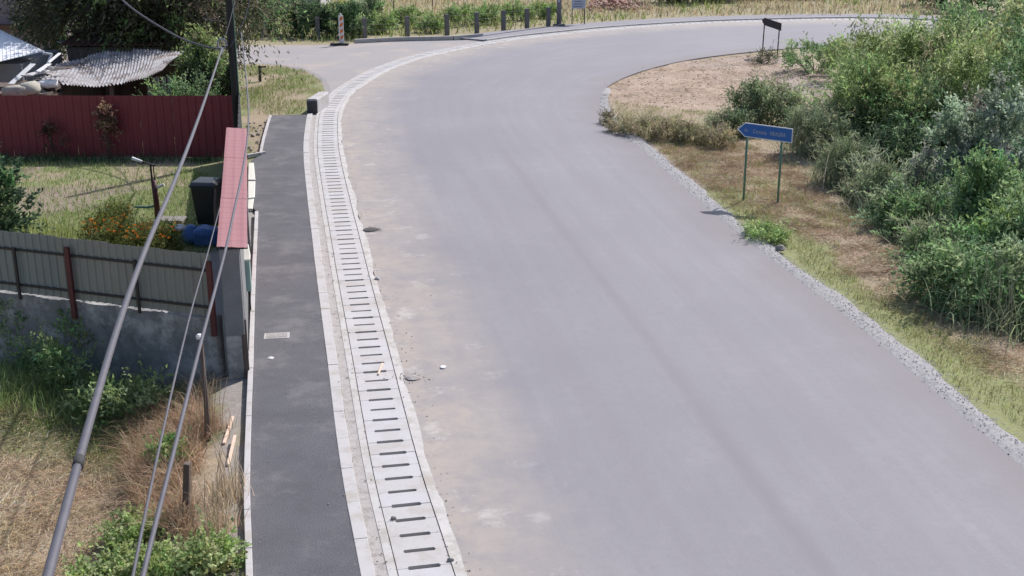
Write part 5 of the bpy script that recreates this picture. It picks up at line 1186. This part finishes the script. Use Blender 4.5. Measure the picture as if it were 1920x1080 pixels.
# patch beyond the sidewalk end
P = scatter(Wp([(452, 122), (560, 124), (605, 150), (600, 178), (560, 212), (520, 214), (500, 240), (468, 292), (452, 292)]), 130); n1 = fbm(P[:, 0], P[:, 1], 1.6); P = P[(n1 > .45) | (P[:, 1] < 36)]
grass('corner_grass', 'green grass on the corner before the side road', P, .20, .02, .6, pal(len(P), [(.24, .31, .10), (.29, .34, .13), (.20, .25, .08), (.38, .34, .20)]))
# far field
P = scatter(Wp([(430, 78), (660, 78), (900, 60), (1250, 32), (1760, 28), (1760, -15), (430, -15)]), 9.0); n1 = fbm(P[:, 0], P[:, 1], 6.0)
dd = pdist(P[:, 0], P[:, 1], [tuple(p) for p in (DC + DN * 3.0)[J0 - 30::8]]); P, n1 = P[dd > .4], n1[dd > .4]
C = np.where((n1 + (P[:, 1] - 76) * .02 + P[:, 0] * .006 > .66)[:, None], pal(len(P), [(.44, .37, .23), (.39, .33, .19), (.48, .41, .27)]), pal(len(P), [(.27, .32, .11), (.31, .35, .13), (.23, .27, .10)]))
grass('far_field_grass', 'tall yellow green grass of the field beyond the road', P, .55, .07, .6, C)

# ------------------------------------------------------------ small things lying about
def small(name, px, py, r_, sq, m, label, cat, grp=None, z=.02, seed=1):
    p = G(px, py, z); o = blob_mesh(seed, r_, sq, 2).build(name, m, smooth=False, loc=(p.x, p.y, z + r_ * sq * .3)); return tag(o, label, cat, grp)
small('litter_scrap', 507, 672, .055, .35, M_litter, 'white scrap of litter on the dark sidewalk', 'litter', seed=31, z=.026)
small('litter_bag', 424, 1036, .10, .9, M_litter, 'crumpled white litter bag by the kerb, upper of two', 'litter', 'white litter by the kerb', z=0, seed=33)
small('litter_bag', 425, 1052, .09, .8, M_litter, 'crumpled white litter bag by the kerb, lower of two', 'litter', 'white litter by the kerb', z=0, seed=34)
small('litter_scrap', 831, 689, .06, .3, M_litter, 'pale scrap lying on the dusty road side', 'litter', seed=36)
small('pebble', 738, 973, .035, .8, M_stone, 'round pebble lying on a drain slab', 'pebble', z=.012, seed=37)
small('pebble', 845, 1051, .04, .8, M_stone, 'dark pebble at the road edge of the drain', 'pebble', z=.012, seed=38)
small('stone', 1463, 468, .12, .7, M_stone, 'grey stone at the edge of the gravel shoulder', 'stone', z=.02, seed=39)
small('stone', 462, 668, .11, .8, M_stone, 'grey stone between pillar foot and kerb', 'stone', z=0, seed=40)
small('asphalt_lump', 697, 431, .20, .16, M_clod, 'flat dark lump of asphalt beside the drain', 'asphalt lump', z=.01, seed=41)
small('dirt_clod', 775, 709, .11, .3, M_mortar, 'small heap of dirt crumbs on the road side', 'dirt', z=.01, seed=42)
small('stone', 707, 523, .06, .7, M_conc, 'pale stone at the drain edge on the road', 'stone', z=.01, seed=43)
c = G(712, 693, .02); tag(MB().bar((c.x, c.y - .22, .025), (c.x + .02, c.y + .28, .025), .03, .02).build('wood_lath', M_newwood), 'short pale wooden lath lying on the drain slabs', 'lath')
for k, (px, py) in enumerate([(513, 206), (512, 240), (523, 262), (530, 313)]): pass
cr = []
for _ in range(420):
    i = random.randint(20, I_END); o_ = -.47 - abs(random.gauss(0, .14)); p = DC[i] + DN[i] * o_; cr.append((p[0], p[1], .012))
for _ in range(900):
    i = random.randint(20, I_END); o_ = random.choice((-.335, .335, .45, .79, 2.0)) + random.gauss(0, .025); p = DC[i] + DN[i] * o_; cr.append((p[0], p[1], .022))
for _ in range(260):
    i = random.randint(20, I_END); o_ = random.uniform(.4, .8) if random.random() < .6 else random.uniform(.8, 2.0); p = DC[i] + DN[i] * o_; cr.append((p[0], p[1], .035))
for _ in range(130):
    p = G(random.gauss(772, 22), random.gauss(709, 4)); cr.append((p.x, p.y, .015))
for _ in range(160):
    p = G(random.gauss(703, 10), random.gauss(431, 3)); cr.append((p.x, p.y, .02))
tag(stones('road_crumbs', np.array(cr), .005 + .013 * rng.random(len(cr)) ** 3, mat('crumb_stone', (.40, .37, .35), (.28, .26, .24), 12, .95, .0, fine=False)), 'small stones and crumbs strewn along the drain', 'crumbs', kind='stuff')
P = scatter(RUBBLE, 14); tag(stones('corner_rubble', P + np.array([0, 0, .03]), .03 + .09 * rng.random(len(P)) ** 2, M_stone), 'stone rubble beside the kerb near the headwall', 'rubble', kind='stuff')
P = scatter(SOIL, 12); tag(stones('earth_clods', P + np.array([0, 0, .01]), .015 + .05 * rng.random(len(P)) ** 3, mat('earth_clod', (.38, .29, .23), (.28, .21, .16), 4, .95, .5, 12)), 'clods and stones on the bare earth', 'clods', kind='stuff')
